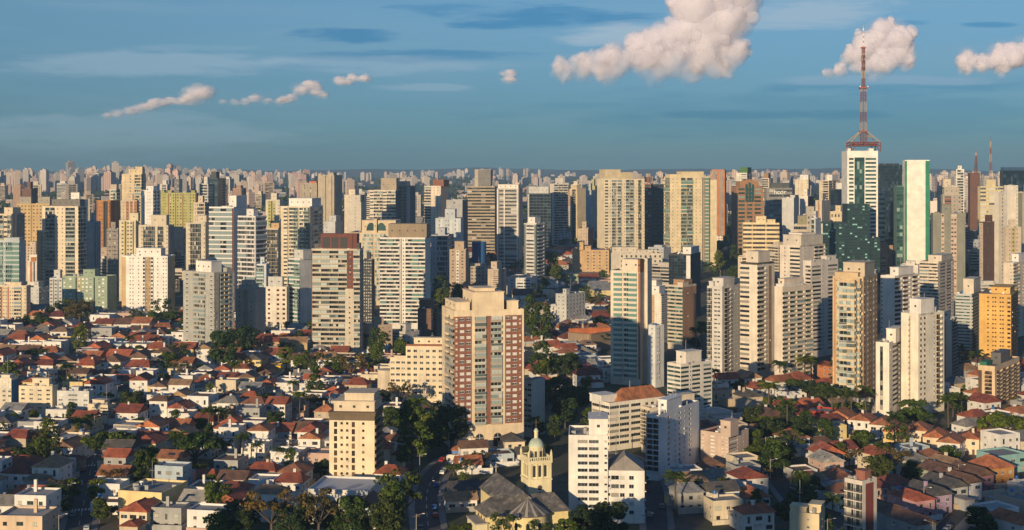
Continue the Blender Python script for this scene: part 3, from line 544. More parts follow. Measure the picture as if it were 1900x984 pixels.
T(A, 'white tower with balconies poking above the ridge near the masts', 1774, 1789, 1801, 314, -1950, 18, '.bb', 'b.n', (.74, .70, .63), n=24, pent=[(.2, .7, .2, .7, 6)])
T(O, 'rust brown box building carrying the shorter dark mast', 1800, 1818, 1824, 321, -1980, 6, '.....', '.', (.16, .08, .055), n=20, pent=[])
T(K, 'pale blocky building under a long grey canopy roof beside the white slab with green', 1740, 1775, 1805, 345, -1560, 15, '..rr..', 'n.nn', (.60, .52, .40), n=18)
# --- right, near
T(A, 'pale tower with ochre side balconies and a square roof box, second row behind the hedge', 1373, 1405, 1437, 492, 703, 42, 'r.2:5', 'b.!n_.', (.72, .64, .54), a=(.36, .2, .09), n=22, rail=None, pent=[(.28, .98, .08, .75, 24, (.66, .58, .48)), (.02, .98, .04, .98, 3, (.07, .06, .05))], mark='the square-boxed tower', fr='k')
T(A, 'cream tower wrapped in green tinted window bands behind two palms', 1437, 1452, 1508, 532, 716, 48, '..', 'bbb,b', (.72, .63, .52), n=19, gl='teal', fr='k', pent=[(.15, .9, .08, .6, 13), (.05, .95, .04, .7, 3, WHT)], mark='the green banded tower', top=3)
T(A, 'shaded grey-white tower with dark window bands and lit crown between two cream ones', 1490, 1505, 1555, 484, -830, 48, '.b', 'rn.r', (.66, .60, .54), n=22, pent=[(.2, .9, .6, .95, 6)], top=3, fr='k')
T(A, 'pale tower with brown band windows and a canopy-topped roof terrace', 1447, 1484, 1531, 456, -930, 45, '.n.r', '.n..b', (.70, .62, .53), n=22, pent=[(.2, .9, .1, .8, 14), (.1, 1, .05, .9, 18.5, (.6, .54, .46)), (.2, .85, .2, .7, 22)], fr='k')
T(A, 'orange-beige tower with stacked curved bay balconies on a cream podium', 1545, 1602, 1628, 514, 748, 30, ',a:4n,......,,', '!n_s!n_s!n', (.58, .44, .27), a=(.48, .25, .12), n=20, glz=.55, rail='p', pent=[(.25, .95, .2, .9, 24, (.58, .48, .36)), (.05, .8, .05, .5, 6)], mark='the bay balcony tower', par=(.66, .54, .36), gl='dark', blocks=[(.22, .95, -.14, 0, 517, 'gg', 'g'), (.34, .84, -.26, -.14, 519, 'gg', 'g')])
T(A, 'white tower with a blank left slab and dark red window bands', 1634, 1660, 1706, 512, -770, 45, 'n.....', 'b,b.b', (.76, .70, .63), n=20, gl='brown', fr='b', pent=[(.4, 1, .15, .75, 14, WHT)], mark='the red-banded tower')
T(A, 'tower with wide curved white balconies and a planted roof terrace', 1706, 1741, 1770, 486, -880, 34, 'bb', 'nrrn', (.68, .59, .48), n=24, fr='b', pent=[(.3, 1, .2, .9, 10)], gl='dark')
T(A, 'narrow white tower with one tall green glass strip down its blank face', 1625, 1650, 1673, 636, 775, 30, '..!c_...', 'n,r.', (.78, .72, .62), a=(.1, .12, .08), n=13, gl='dark', fr='k', pent=[(.5, 1.2, .3, .9, 22)], mark='the glass-strip tower', top=2)
T(A, 'white tower with black railed balconies on both sides of a windowed white face', 1672, 1704, 1752, 583, 772, 50, '.i:2.', ',ww...n,i2:6.', (.80, .74, .62), n=17, fr='b', gl='brown', pent=[(.35, 1, .1, .6, 26, WHT), (.3, .9, .3, .75, 8)], mark='the black-balcony tower')
T(A, 'plain beige tower side with a column of angled balconies behind the white one', 1748, 1766, 1776, 592, -700, 30, '?.1:2_..', 'k', (.62, .54, .45), a2=(.2, .2, .2), n=18, pent=[(.1, .5, .2, .7, 10)])
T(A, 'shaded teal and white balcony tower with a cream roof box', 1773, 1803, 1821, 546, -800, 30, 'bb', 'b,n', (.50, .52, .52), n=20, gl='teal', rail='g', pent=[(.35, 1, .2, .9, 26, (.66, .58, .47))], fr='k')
T(A, 'bright ochre-yellow tower with small square windows', 1817, 1876, 1905, 547, -770, 26, '...n.nn.nn.w', '?www', (.70, .42, .12), a2=(.13, .07, .04), n=16, fr='b', gl='brown', pent=[(.3, .9, .3, .9, 9)], mark='the ochre-yellow tower')
T(K, 'beige ten-storey block of curved dark balconies with a green roof pavilion', 1815, 1846, 1893, 680, 768, 36, '?.1:3_.i.', '.i,ii,i', (.66, .50, .33), a2=(.12, .07, .04), n=9, fr='b', gl='brown', pent=[(.3, .9, .3, .7, 18, (.13, .13, .13)), (.05, .45, .03, .25, 5, (.03, .16, .1))], mark='the green-pavilion block', top=2.4)
T(A, 'stepped cream tower with green-tinted balconies at the frame edge', 1862, 1880, 1935, 488, -930, 40, '.n', 'b.nb.n', (.70, .60, .48), n=20, rail='g', gl='teal', pent=[(.2, .9, .3, .9, 14, WHT)])
T(A, 'grey-white tower with an arched window under its gable and faint balconies', 1312, 1340, 1374, 532, 703, 36, 'k.ww.', '.k.nn.', (.60, .58, .55), n=20, pent=[(.25, .95, .1, .7, 14), (.1, .4, .02, .3, 8)], mark='the grey-white arched tower')
T(A, 'tall cream tower with turquoise glass balconies beside a rust strip and blank slab', 1133, 1188, 1203, 503, 716, 22, '.B,b1:6B,a:7', '..', (.70, .62, .50), a=(.34, .14, .05), n=21, rail='g', gl='teal', glz=.35, pent=[(.35, .98, .1, .7, 20), (.93, 1.0, -.02, .4, 20, (.34, .14, .05))], mark='the turquoise balcony tower', blocks=[(.96, 1.12, .45, 1.0, 481, '.', '..')])
T(A, 'white tower with grey recessed strips behind the turquoise balcony tower', 1203, 1216, 1232, 604, 720, 48, 'n', '.n?n_..', (.66, .67, .67), a2=(.4, .42, .44), n=12, pent=[])
T(A, 'white stepped tower with beige panels and a lit top behind the planter-roofed one', 1203, 1226, 1244, 545, -900, 30, '.!n_..', 'b!n', (.76, .71, .62), a=(.55, .36, .2), n=19, pent=[(.1, .8, .1, .7, 12, WHT), (.0, .4, .3, .9, 22)])
T(A, 'brown and white tower with wide balconies and a pergola roof', 1239, 1267, 1292, 530, 650, 40, 'bb', '!.n..', (.58, .50, .40), a=(.36, .21, .13), n=15, gl='teal', fr='k', rail='g', glz=.2, pent=[(.2, .9, .2, .8, 9, (.36, .22, .13)), (.6, .95, .05, .5, 5)], mark='the brown-white tower')
T(O, 'black glass office tower framed by a blank white slab', 1241, 1281, 1300, 472, -1050, 22, 'cccccc?..', '....', (.06, .06, .065), a2=(.72, .7, .66), n=20, gl='navy', fr='k', par=LGY, pent=[(.6, .98, .1, .9, 12, (.70, .68, .64))])
T(O, 'wide pale office block with square dark green windows and flat roof', 1134, 1229, 1234, 470, -1290, 3, '...wwwwwwwww', '.', (.58, .52, .43), n=7, gl='teal', fr='k', pent=[(.02, .5, .3, .9, 10), (.5, .9, .4, .8, 5)])
T(K, 'long tan block with pale vertical ribs and a taller stair tower', 1062, 1130, 1146, 464, -1430, 6, 'n.v2:2.wdwdw.w', '..', (.56, .38, .20), a2=(.48, .32, .18), n=7, pent=[(.13, .30, .0, .6, 14), (.3, .5, .1, .7, 6)], mark='the long tan block')
T(K, 'long low pale green building under a pitched metal roof', 1050, 1109, 1118, 509, -1390, 6, 'n.n.n.n.n', '.', (.32, .44, .28), n=2, pent=[], tank=0)
T(K, 'pale green-grey slab of seven storeys with reddish windows beside the dark avenue', 1031, 1051, 1086, 546, 607, 36, '.n.n.', 'wwwwww', (.52, .53, .51), n=7, fr='r', pent=[(.5, .8, .1, .3, 8)], mark='the seven-storey slab')
T(K, 'white four-storey block with open terraces among the mid-slope trees', 941, 984, 997, 516, 549, 10, '.w.WW', 'n.', (.64, .65, .66), n=4, pent=[])
T(A, 'square beige-brown tower with white spandrel column standing alone in dark trees', 834, 864, 870, 463, -1230, 12, '.w.!w_.w.', 'n', (.44, .34, .25), a=(.7, .66, .62), n=14, pent=[(.28, .85, .2, .8, 14)], mark='the lone beige-brown tower')
T(A, 'slim beige tower with a dark balcony strip behind the brick tower', 905, 925, 940, 500, -1220, 24, '.n.b', '.v.', (.54, .44, .35), n=13, pent=[(.15, .7, .2, .8, 13)])
T(K, 'long low beige block with rows of windows beside the slim beige tower', 866, 906, 909, 494, -1290, 4, 'wwwwww', '.', (.46, .39, .31), n=6, pent=[(.1, .8, .5, .9, 3)])
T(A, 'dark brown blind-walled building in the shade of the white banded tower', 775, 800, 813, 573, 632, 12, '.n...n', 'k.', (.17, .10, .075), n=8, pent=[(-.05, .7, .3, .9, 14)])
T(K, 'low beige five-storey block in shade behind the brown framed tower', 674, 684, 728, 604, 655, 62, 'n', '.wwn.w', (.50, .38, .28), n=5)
T(K, 'low white block with dark windows between two beige ones', 728, 752, 778, 616, 650, 38, 'rr', 'nn', (.56, .54, .50), n=4)
T(K, 'cream eight-storey block with evenly spaced windows against the brick tower', 753, 823, 826, 643, 748, 4, 'wwwwww', '.', (.76, .64, .46), n=8, gl='dark', pent=[(.2, 1, .3, .9, 14), (.02, .98, .02, .25, 2, (.3, .12, .07))], mark='the cream eight-storey block', blocks=[(-.42, 0, .05, .9, 664, 'sss', 'n')])
BT = T(A, 'brick-red and cream tower with central balcony stacks, biggest of the whole view', 820, 843, 972, 577, 838, 74, '.n.bb', '!n1s1:5s1:5_.:7g2:6!.1:1_g2:6.:7!s1:5s1:5n1_.:4', (.78, .64, .45), a=(.26, .108, .075), a2=(.70, .58, .42), n=18, gl='shut', glb='dark', glz=.36, rail='p', dmax=60, pent=[(.15, .95, .28, .72, 32), (.3, .8, .34, .62, 38), (.05, .9, .04, .24, 14), (.05, .9, .78, .94, 14)], base=10.5, top=2.5, mark='the brick tower', par=(.42, .36, .3))
T(K, 'grey-white block with a blank sunlit end beside the brick tower', 971, 986, 1011, 706, 812, 34, 'WW', '..', (.58, .56, .52), n=9, pent=[], gl='dark')
T(K, 'cream eight-storey block under a dark cornice, alone among small houses', 611, 695, 703, 768, 905, 5, '.t,n,n,t,.n..,', 'b', (.80, .68, .48), n=8, fr='k', gl='brown', par=(.28, .19, .12), pent=[(.08, .98, .1, .9, 20, (.66, .56, .42)), (.3, .95, .2, .9, 34, (.66, .56, .42)), (-.01, 1.02, -.03, 1.0, 1, (.15, .11, .07))], topm=1, a=(.16, .12, .08), top=2.6, mark='the dark-corniced block', d=16)
WL = T(K, 'white stepped block with a tall left half and lower gabled right half', 1055, 1128, 1131, 808, 972, 3, '..WW.n', '.n', (.78, .75, .70), n=11, gl='dark', fr='a', pent=[(.52, 1, .15, .9, 26)], mark='the white stepped block', base=2, d=17, blocks=[(.985, 1.93, .04, .98, 874, 'nWw.w..n', 'k')])
T(K, 'white nine-storey block with a column of dark red windows beside a street', 1199, 1222, 1297, 771, 893, 31, 'kk', '..s,nwn,w..', (.74, .74, .74), n=10, fr='r', gl='brown', pent=[(.1, .8, .25, .62, 20)], mark='the red-windowed block', dirt=.2)
T(K, 'cream block with balconies tucked behind the white one with red windows', 1190, 1206, 1299, 757, -545, 60, 'kk', '.nn.nn.', (.72, .62, .48), n=10, pent=[(.1, .8, .55, .92, 16)])
RB = T(K, 'round-cornered cream block with window bands beneath an orange hipped roof', 1098, 1131, 1236, 748, 838, 56, 'rr', 'rr,r.wwww', (.82, .76, .64), n=7, fr='a', dmax=45, pent=[(-.05, .6, -.02, .25, 10, WHT)], mark='the round-cornered block', base=1.5)
T(A, 'white tower with green window bands and a broad roof box below the arched tower', 1238, 1263, 1321, 676, 783, 52, 'rr', 'rnr.r', (.74, .69, .62), n=11, gl='teal', fr='k', pent=[(.2, .9, .2, .7, 20)], mark='the green-banded block')
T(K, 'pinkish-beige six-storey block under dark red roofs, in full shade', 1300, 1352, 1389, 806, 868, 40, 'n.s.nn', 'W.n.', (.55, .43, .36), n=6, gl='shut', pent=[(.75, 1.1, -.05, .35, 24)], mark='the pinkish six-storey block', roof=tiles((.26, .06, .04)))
T(K, 'narrow white block with a brick-red stripe and tilted balconies close to the camera', 1567, 1600, 1627, 893, -392, 48, 'kk', '.a2:4.', (.66, .60, .53), a=(.22, .055, .045), n=8, pent=[(.4, .9, .3, .7, 14, (.3, .12, .09))], mark='the brick-striped block')
T(K, 'yellowish flat-roofed house top with two blind boxes, lowest in the view', 1465, 1520, 1540, 952, -405, 24, '..n.', 'n', (.70, .58, .38), zt=11.5, n=3, pent=[(.0, .55, .1, .6, 8), (.6, 1, .3, .9, 12)], d=9)
T(K, 'pale block with a bright blue side wall at the frame edge', -6, 21, 34, 702, 770, 12, 'w.w.w', '?.', (.70, .64, .52), a2=(.06, .2, .36), n=6, pent=[(.2, .8, .2, .8, 4)], mark='the blue-sided block', gl='shut')
T(K, 'cream five-storey block with square windows, middle of the low trio', 35, 97, 103, 717, 775, 8, 'wwsw', '.', (.74, .64, .46), n=5, pent=[(.35, .85, .3, .8, 12)], mark='the square-windowed block')
T(K, 'pale grey four-storey block with glazed balcony column beside the cream five-storey one', 106, 165, 171, 726, 778, 6, 's.W.s', 'n', (.62, .62, .60), n=4, gl='shut', pent=[(.4, .62, .3, .8, 5)])
T(K, 'cream three-storey corner building with open top terraces by the street', 163, 200, 216, 752, 787, 22, '.w.W', 'ww', (.72, .60, .44), n=3, pent=[(.1, .7, .3, .9, 6)])
T('warehouse', 'long plain yellow-walled hall with a sunken flat roof', 219, 300, 352, 918, 968, 14, '............', '....', (.76, .60, .30), n=2, pent=[], zt=9.5, mark='the yellow hall', top=.8, d=18)
T('warehouse', 'large white blank warehouse with a pale metal roof in front of the dark-corniced block', 571, 683, 720, 912, 958, 8, '........!r_.', '...', (.68, .66, .62), a=(.6, .58, .55), n=1, pent=[], zt=8.5, mark='the white warehouse', d=20, tank=0, roof=flat('pale_sheet_metal', (.42, .45, .5), .5))
# ------------------------------------------------------------------ ground, hills, streets
def ground():
    ys = [-900, -500, -200, 0, 150, 300, 400, 500, 600, 700, 800, 900, 1000, 1100, 1250, 1400, 1500, 1700, 2000, 2400, 3000, 3500, 4000, 4500, 5000, 5700, 6500, 7300, 8200, 9000, 10000, 11500, 13000]
    nx = 60; g = G()
    for i in range(len(ys)-1):
        for j in range(nx):
            P = []
            for (yy, jj) in ((ys[i], j), (ys[i], j+1), (ys[i+1], j+1), (ys[i+1], j)):
                x = (jj/nx-.5)*12800; P.append((x, yy, gz(x, yy)))
            g.face(P, 0)
    def fn(t):
        tc = t.n('ShaderNodeTexCoord')
        a = t.n('ShaderNodeTexNoise', {'Vector': (tc, 'Object'), 'Scale': .02, 'Detail': 8.0, 'Roughness': .7})
        v = t.n('ShaderNodeTexVoronoi', {'Vector': (tc, 'Object'), 'Scale': .09})
        col = t.ramp(a, [(.36, (.03, .045, .018)), (.50, (.045, .055, .028)), (.58, (.10, .085, .065)), (.7, (.15, .125, .10))])
        c2 = t.mix(t.math('MULTIPLY', (v, 'Distance'), .06), col, (.20, .17, .14))
        out(t, bsdf(t, c2, .95))
    o = g.build('ground', [mat(('soil_and_yards',), fn)]); o['kind'] = 'structure'
    for nm, y0, amp, sd in (('hills', 11200, 34, 1), ('ridge', 12600, 48, 3)):
        h = G(); n = 140
        prof = [(-6300+12600*i/n, max(5, amp*(.35+1.1*noise.fractal(Vector((i*.055, sd*3.7, 0)), 1, 2, 4)))) for i in range(n+1)]
        zb = 40
        for i in range(n):
            (xa, ha), (xb, hb) = prof[i], prof[i+1]
            ha += 88; hb += 88
            rows = [(y0-900, zb, zb), (y0-350, 60+ha*.45, 60+hb*.45), (y0, ha+40, hb+40), (y0+500, zb, zb)]
            for (ya, a1, b1), (yb_, a2, b2) in zip(rows, rows[1:]): h.face([(xa, ya, a1), (xb, ya, b1), (xb, yb_, b2), (xa, yb_, a2)])
        o = h.build(nm, [mat(('wooded_slope',), lambda t: out(t, bsdf(t, t.ramp(t.n('ShaderNodeTexNoise', {'Vector': (t.n('ShaderNodeTexCoord'), 'Object'), 'Scale': .006, 'Detail': 6.0}), [(.35, (.03, .05, .03)), (.7, (.09, .10, .06))]), .95)))]); o['kind'] = 'structure'
        for p in o.data.polygons: p.use_smooth = True
ground()
ASPH = mat(('asphalt',), lambda t: out(t, bsdf(t, t.ramp(t.n('ShaderNodeTexNoise', {'Vector': (t.n('ShaderNodeTexCoord'), 'Object'), 'Scale': .25, 'Detail': 6.0}), [(.3, (.035, .036, .04)), (.7, (.065, .065, .066))]), .85)))
PAVE = plaster((.22, .21, .20), .4); PAINT = flat('road_paint', (.62, .62, .58), .6); YPAINT = flat('yellow_road_paint', (.55, .38, .05), .6)
ROADS = []
def road(name, pts, wd, line=None, pave=2.2, zebra=None):
    P = [at(*p) for p in pts]
    q = []
    for i in range(len(P)-1):
        for k in range(6): q.append(P[i].lerp(P[i+1], k/6))
    q.append(P[-1])
    for _ in range(8): q = [q[0]]+[(q[i-1]+q[i]*2+q[i+1])/4 for i in range(1, len(q)-1)]+[q[-1]]
    nrm = []
    for i in range(len(q)):
        d = (q[min(i+1, len(q)-1)]-q[max(i-1, 0)]); nrm.append(Vector((-d.y, d.x, 0)).normalized())
    def strip(a, b, z, nm, m, kerb=False):
        g = G()
        for i in range(len(q)-1):
            A, B, Cc, D = q[i]+nrm[i]*a, q[i+1]+nrm[i+1]*a, q[i+1]+nrm[i+1]*b, q[i]+nrm[i]*b
            up = lambda v, zz: (v.x, v.y, gz(v.x, v.y)+zz)
            g.face([up(D, z), up(Cc, z), up(B, z), up(A, z)])
            if kerb:
                for U, V_ in ((A, B), (D, Cc)): g.face([up(U, z), up(V_, z), up(V_, -.2), up(U, -.2)])
        o = g.build(nm, [m]); o['kind'] = 'structure'
    strip(-wd/2, wd/2, .03, name, ASPH)
    strip(wd/2, wd/2+pave, .15, 'pavement', PAVE, True); strip(-wd/2-pave, -wd/2, .15, 'pavement', PAVE, True)
    if line:
        g = G(); up = lambda v, zz: (v.x, v.y, gz(v.x, v.y)+zz)
        for i in range(0, len(q)-1, 2 if line == 'dash' else 1):
            A, B = q[i], q[i+1]
            for off in ((0,) if line == 'dash' else (-.18, .18)):
                g.face([up(A+nrm[i]*(off-.09), .05), up(A+nrm[i]*(off+.09), .05), up(B+nrm[i+1]*(off+.09), .05), up(B+nrm[i+1]*(off-.09), .05)])
        o = g.build('road_marking', [PAINT if line == 'dash' else YPAINT]); o['kind'] = 'structure'
    for f in zebra or ():
        i = int(f*(len(q)-1)); g = G(); d = Vector((nrm[i].y, -nrm[i].x, 0)); c0 = q[i]
        for s in range(int(wd/1.1)):
            a = -wd/2+.5+s*1.1; A = c0+nrm[i]*a; B = c0+nrm[i]*(a+.5)
            g.face([(v.x, v.y, gz(v.x, v.y)+.055) for v in (A, B, B+d*3, A+d*3)])
        o = g.build('zebra_crossing', [PAINT]); o['kind'] = 'structure'
    for v in q: ROADS.append((v.x, v.y, wd/2+pave))
    return q, nrm
RL = road('street', [(138, 1010), (150, 960), (163, 900), (172, 850), (200, 803), (222, 772), (238, 745)], 8, 'dash', zebra=(.22, .46))
RC = road('street', [(800, 1010), (792, 960), (790, 915), (806, 878), (836, 852), (880, 836)], 8, 'dash')
RA = road('avenue', [(1690, 1020), (1728, 984), (1762, 950), (1810, 915), (1872, 882), (1960, 850)], 12, 'solid', pave=4)
RM = road('street', [(968, 680), (992, 630), (1016, 590), (1036, 558), (1050, 530), (1060, 508)], 9, None, pave=3)
RS = road('street', [(1222, 1010), (1217, 950), (1214, 905), (1192, 860), (1150, 842), (1090, 850)], 7, None)
RX = road('street', [(1560, 1020), (1500, 960), (1462, 915), (1438, 885), (1440, 850)], 7, None)

def inside_b(x, y, m=3):
    for (cx, cy_, t, hw, hd) in EXCL:
        dx, dy = x-cx, y-cy_
        if abs(dx) > 90 or abs(dy) > 90: continue
        lx, ly = dx*math.cos(t)-dy*math.sin(t), dx*math.sin(t)+dy*math.cos(t)
        if abs(lx) < hw+m and abs(ly) < hd+m: return True
    return False
def on_road(x, y, m=3): return any((x-a)**2+(y-b)**2 < (r+m)**2 for a, b, r in ROADS)

# ------------------------------------------------------------------ labels of the many: look + nearest landmark + rank
ORD = 'first second third fourth fifth sixth seventh eighth ninth tenth eleventh twelfth thirteenth fourteenth fifteenth sixteenth seventeenth eighteenth nineteenth twentieth twenty-first twenty-second twenty-third twenty-fourth twenty-fifth twenty-sixth'.split()
PENDING = []
def later(o, look, extra, cat, group, v): PENDING.append((o, look, extra, cat, group, v.copy() if hasattr(v, 'copy') else v))
def resolve():
    by = {}
    for o, look, extra, cat, group, v in PENDING:
        px, py = proj(v); best = min(MARKS, key=lambda m: (m[0]-px)**2+((m[1]-py)*2.2)**2)
        dx, dy = px-best[0], (py-best[1])*2.2
        rel = ('right of' if dx > 0 else 'left of') if abs(dx) > abs(dy) else ('in front of' if dy > 0 else 'behind')
        by.setdefault((look, rel, best[2]), []).append((dx*dx+dy*dy, o, extra, cat, group))
    for (look, rel, mk), L in by.items():
        L.sort(key=lambda t: t[0])
        for i, (_, o, extra, cat, group) in enumerate(L):
            s = f'{look} {rel} {mk}'
            if len(L) > 1: s = f'{look}, {"nearest" if i == 0 else ORD[i]+" nearest" if i < 26 else "farthest"} {rel} {mk}'
            if len(s.replace('-', ' ').split()) > 16: s = s.replace('two-storey ', '', 1)
            if extra and len(s.replace('-', ' ').split())+len(extra.split()) <= 15: s = s.replace(look, look+' '+extra, 1)
            tag(o, s, cat, group)

# ------------------------------------------------------------------ trees
def raw_leaf(vs, fs, p, n, s, r):
    a = n.orthogonal().normalized(); b = n.cross(a); ang = r.uniform(0, 6.28)
    u = (a*math.cos(ang)+b*math.sin(ang))*s; w_ = (b*math.cos(ang)-a*math.sin(ang))*s*r.uniform(.5, .9)
    i = len(vs)
    for q in (p-u-w_*.3, p-w_, p+u-w_*.2, p+w_): vs.append(tuple(q))
    fs.append((i, i+1, i+2, i+3))
def leaf_mesh(clumps, per, s, r, c):
    vs, fs = [], []
    for (p, rad) in clumps:
        for _ in range(per):
            d = Vector((r.gauss(0, 1), r.gauss(0, 1), r.gauss(.25, 1))).normalized(); q = p+Vector((d.x*rad, d.y*rad, d.z*rad*.72))*r.uniform(.55, 1.0)**.5
            n = (d+Vector((r.gauss(0, .5), r.gauss(0, .5), r.gauss(.35, .5)))).normalized()
            raw_leaf(vs, fs, q, n, s*r.uniform(.7, 1.4), r)
    me = bpy.data.meshes.new('crown'); me.from_pydata(vs, [], fs); me.materials.append(leaf(c)); me.update(); return me
def limb(g, p, q, r0, r1, n=6):
    p, q = Vector(p), Vector(q); d = (q-p).normalized(); a = d.orthogonal().normalized(); b = d.cross(a)
    R0 = [p+(a*math.cos(6.283*i/n)+b*math.sin(6.283*i/n))*r0 for i in range(n)]; R1 = [q+(a*math.cos(6.283*i/n)+b*math.sin(6.283*i/n))*r1 for i in range(n)]
    for i in range(n): g.face([R0[i], R0[(i+1) % n], R1[(i+1) % n], R1[i]])
def make_tree(kind, c, seed):
    """unit trees: crown about 10 m across; returns (trunk mesh, crown mesh)"""
    r = random.Random(seed); g = G(); cl = []
    if kind == 'round':
        limb(g, (0, 0, -1), (.1, 0, 3.2), .42, .3)
        for i in range(6):
            a = i*1.05+r.uniform(-.3, .3); q = (math.cos(a)*2.6, math.sin(a)*2.6, r.uniform(5, 7.2)); limb(g, (.1, 0, 3), q, .22, .06)
        for i in range(26):
            a, h = r.uniform(0, 6.28), r.uniform(0, 1); rr = 3.6*math.sqrt(1-(2*h-1)**2*.8)*r.uniform(.55, 1.1)
            cl.append((Vector((math.cos(a)*rr, math.sin(a)*rr, 3.2+h*6.2)), r.uniform(1.0, 2.0)))
        me = leaf_mesh(cl, 95, .34, r, c)
    elif kind == 'umbrella':
        limb(g, (0, 0, -1), (0, 0, 2.2), .5, .4)
        for i in range(8):
            a = i*.785+r.uniform(-.25, .25); q = (math.cos(a)*3.4, math.sin(a)*3.4, r.uniform(4.2, 5.2)); limb(g, (0, 0, 2), q, .24, .06)
        for i in range(34):
            a = r.uniform(0, 6.28); rr = 4.6*math.sqrt(r.random()); cl.append((Vector((math.cos(a)*rr, math.sin(a)*rr, 6.1-.055*rr*rr+r.uniform(-.45, .35))), r.uniform(.8, 1.35)))
        me = leaf_mesh(cl, 85, .3, r, c)
    elif kind == 'tall':
        limb(g, (0, 0, -1), (0, 0, 6), .45, .25)
        for i in range(6):
            a = i*1.05; limb(g, (0, 0, 3+i*.6), (math.cos(a)*2.2, math.sin(a)*2.2, 6+i), .18, .05)
        for i in range(34):
            a, h = r.uniform(0, 6.28), r.random(); rr = 3.4*(1-(h-.4)**2*1.7)*r.uniform(.5, 1.1)
            cl.append((Vector((math.cos(a)*rr, math.sin(a)*rr, 3+h*12)), r.uniform(1.0, 2.0)))
        me = leaf_mesh(cl, 85, .36, r, c)
    elif kind == 'sparse':
        limb(g, (0, 0, -1), (.2, 0, 4), .35, .24)
        for i in range(9):
            a = i*.7+r.uniform(-.2, .2); q = Vector((math.cos(a)*r.uniform(2, 4), math.sin(a)*r.uniform(2, 4), r.uniform(5.5, 9.5))); limb(g, (.2, 0, 3.6), q, .16, .04)
            for k in range(2): cl.append((q+Vector((r.uniform(-.8, .8), r.uniform(-.8, .8), r.uniform(-.5, .6))), r.uniform(.7, 1.3)))
        me = leaf_mesh(cl, 55, .26, r, c)
    elif kind == 'conifer':
        limb(g, (0, 0, -1), (0, 0, 15), .3, .05)
        for k in range(11):
            z = 3+k*1.15; R = 2.9*(1-k/12)
            for i in range(7): a = i*.9+k*.4; cl.append((Vector((math.cos(a)*R*.65, math.sin(a)*R*.65, z)), max(.3, R*.4)))
        me = leaf_mesh(cl, 16, .3, r, c)
    elif kind == 'cypress':
        limb(g, (0, 0, -1), (0, 0, 5), .25, .1)
        for k in range(16): z = 1+k*.62; cl.append((Vector((r.uniform(-.3, .3), r.uniform(-.3, .3), z)), 1.25*(1-abs(k-5)/14)))
        me = leaf_mesh(cl, 60, .22, r, c)
    else:                                              # palm
        limb(g, (0, 0, -1), (.15, .1, 5), .26, .2); limb(g, (.15, .1, 5), (.2, .1, 9), .2, .16)
        vs, fs = [], []
        for i in range(26):
            a = i*2.4; el = r.uniform(-.2, 1.2); L = r.uniform(2.4, 3.4); hx, hy = math.cos(a), math.sin(a)
            for k in range(9):
                t0 = (k+.5)/9; x = L*t0*math.cos(el*.6); z = 9+L*t0*math.sin(el)-1.9*t0*t0
                for sgn in (-1, 1):
                    p = Vector((.2+hx*x, .1+hy*x, z)); off = Vector((-hy*sgn, hx*sgn, -.55))*(.75*(1-abs(t0-.4)))
                    j = len(vs); d = Vector((hx, hy, 0))*.17
                    for q in (p-d, p+d, p+d+off, p-d+off): vs.append(tuple(q))
                    fs.append((j, j+1, j+2, j+3))
        me = bpy.data.meshes.new('crown'); me.from_pydata(vs, [], fs); me.materials.append(leaf(c)); me.update()
    return g.mesh('trunk', [BARK]), me
GRN, GRN2, GRN3, BRN = (.05, .08, .02), (.08, .115, .02), (.04, .062, .024), (.11, .085, .035)
WD = {'round': 9.6, 'umbrella': 10.6, 'tall': 8.6, 'sparse': 8.2, 'conifer': 5.4, 'cypress': 2.6, 'palm': 6.0}
PROTO = {}
for kd, cs in (('round', (GRN, GRN2, GRN3)), ('umbrella', (GRN, GRN2)), ('tall', (GRN, GRN2)), ('sparse', (BRN, GRN)), ('conifer', (GRN3,)), ('cypress', (GRN,)), ('palm', (GRN, GRN2))):
    PROTO[kd] = [make_tree(kd, c, 11*i+len(kd)) for i, c in enumerate(cs) for _ in (0,)]
    if kd == 'round': PROTO[kd] += [make_tree(kd, c, 91+i) for i, c in enumerate(cs)]
LOOK = {'round': ('bushy', 'tree'), 'umbrella': ('wide flat-crowned', 'tree'), 'tall': ('tall', 'tree'), 'sparse': ('thin open-crowned', 'tree'), 'conifer': ('tiered araucaria', 'tree'), 'cypress': ('slim upright', 'cypress'), 'palm': ('tall feathery', 'palm')}
KN = {'round': 'broadleaf_tree', 'umbrella': 'flat_crowned_tree', 'tall': 'tall_tree', 'sparse': 'sparse_tree', 'conifer': 'araucaria_tree', 'cypress': 'cypress_tree', 'palm': 'palm_tree'}
TREES = []
def tree(kind, x, y, size, var=None, r=rng):
    i = r.randrange(len(PROTO[kind])) if var is None else var % len(PROTO[kind])
    tm, cm = PROTO[kind][i]; s = size/WD[kind]
    e = empty('bushy_broadleaf_tree' if kind == 'round' and i > 2 else KN[kind], (x, y, gz(x, y))); e.rotation_euler.z = r.uniform(0, 6.28); e.scale = (s*r.uniform(.9, 1.1), s*r.uniform(.9, 1.1), s*r.uniform(.85, 1.1))  # later round variants are the same broadleaf sort under a second name
    link('trunk', tm, e); link('crown', cm, e)
    col = {0: 'dark green', 1: 'bright green', 2: 'blackish green'}[i % 3] if kind in ('round', 'umbrella', 'tall') else ('brownish' if kind == 'sparse' and i == 0 else 'green')
    sz = 'large ' if size > 12 else 'small ' if size < 6.5 else ''
    later(e, f'{sz}{col} {LOOK[kind][0]} {LOOK[kind][1]}', '', 'tree' if kind != 'palm' else 'palm tree', {'palm': 'palms among the houses'}.get(kind, 'trees between the buildings'), Vector((x, y, gz(x, y))))
    TREES.append((x, y, size*.4)); return e
def tp(kind, px, py, wpx, var=None):
    D = gd(py); tree(kind, (px-HX)/FPX*D, D, wpx*D/FPX, var)
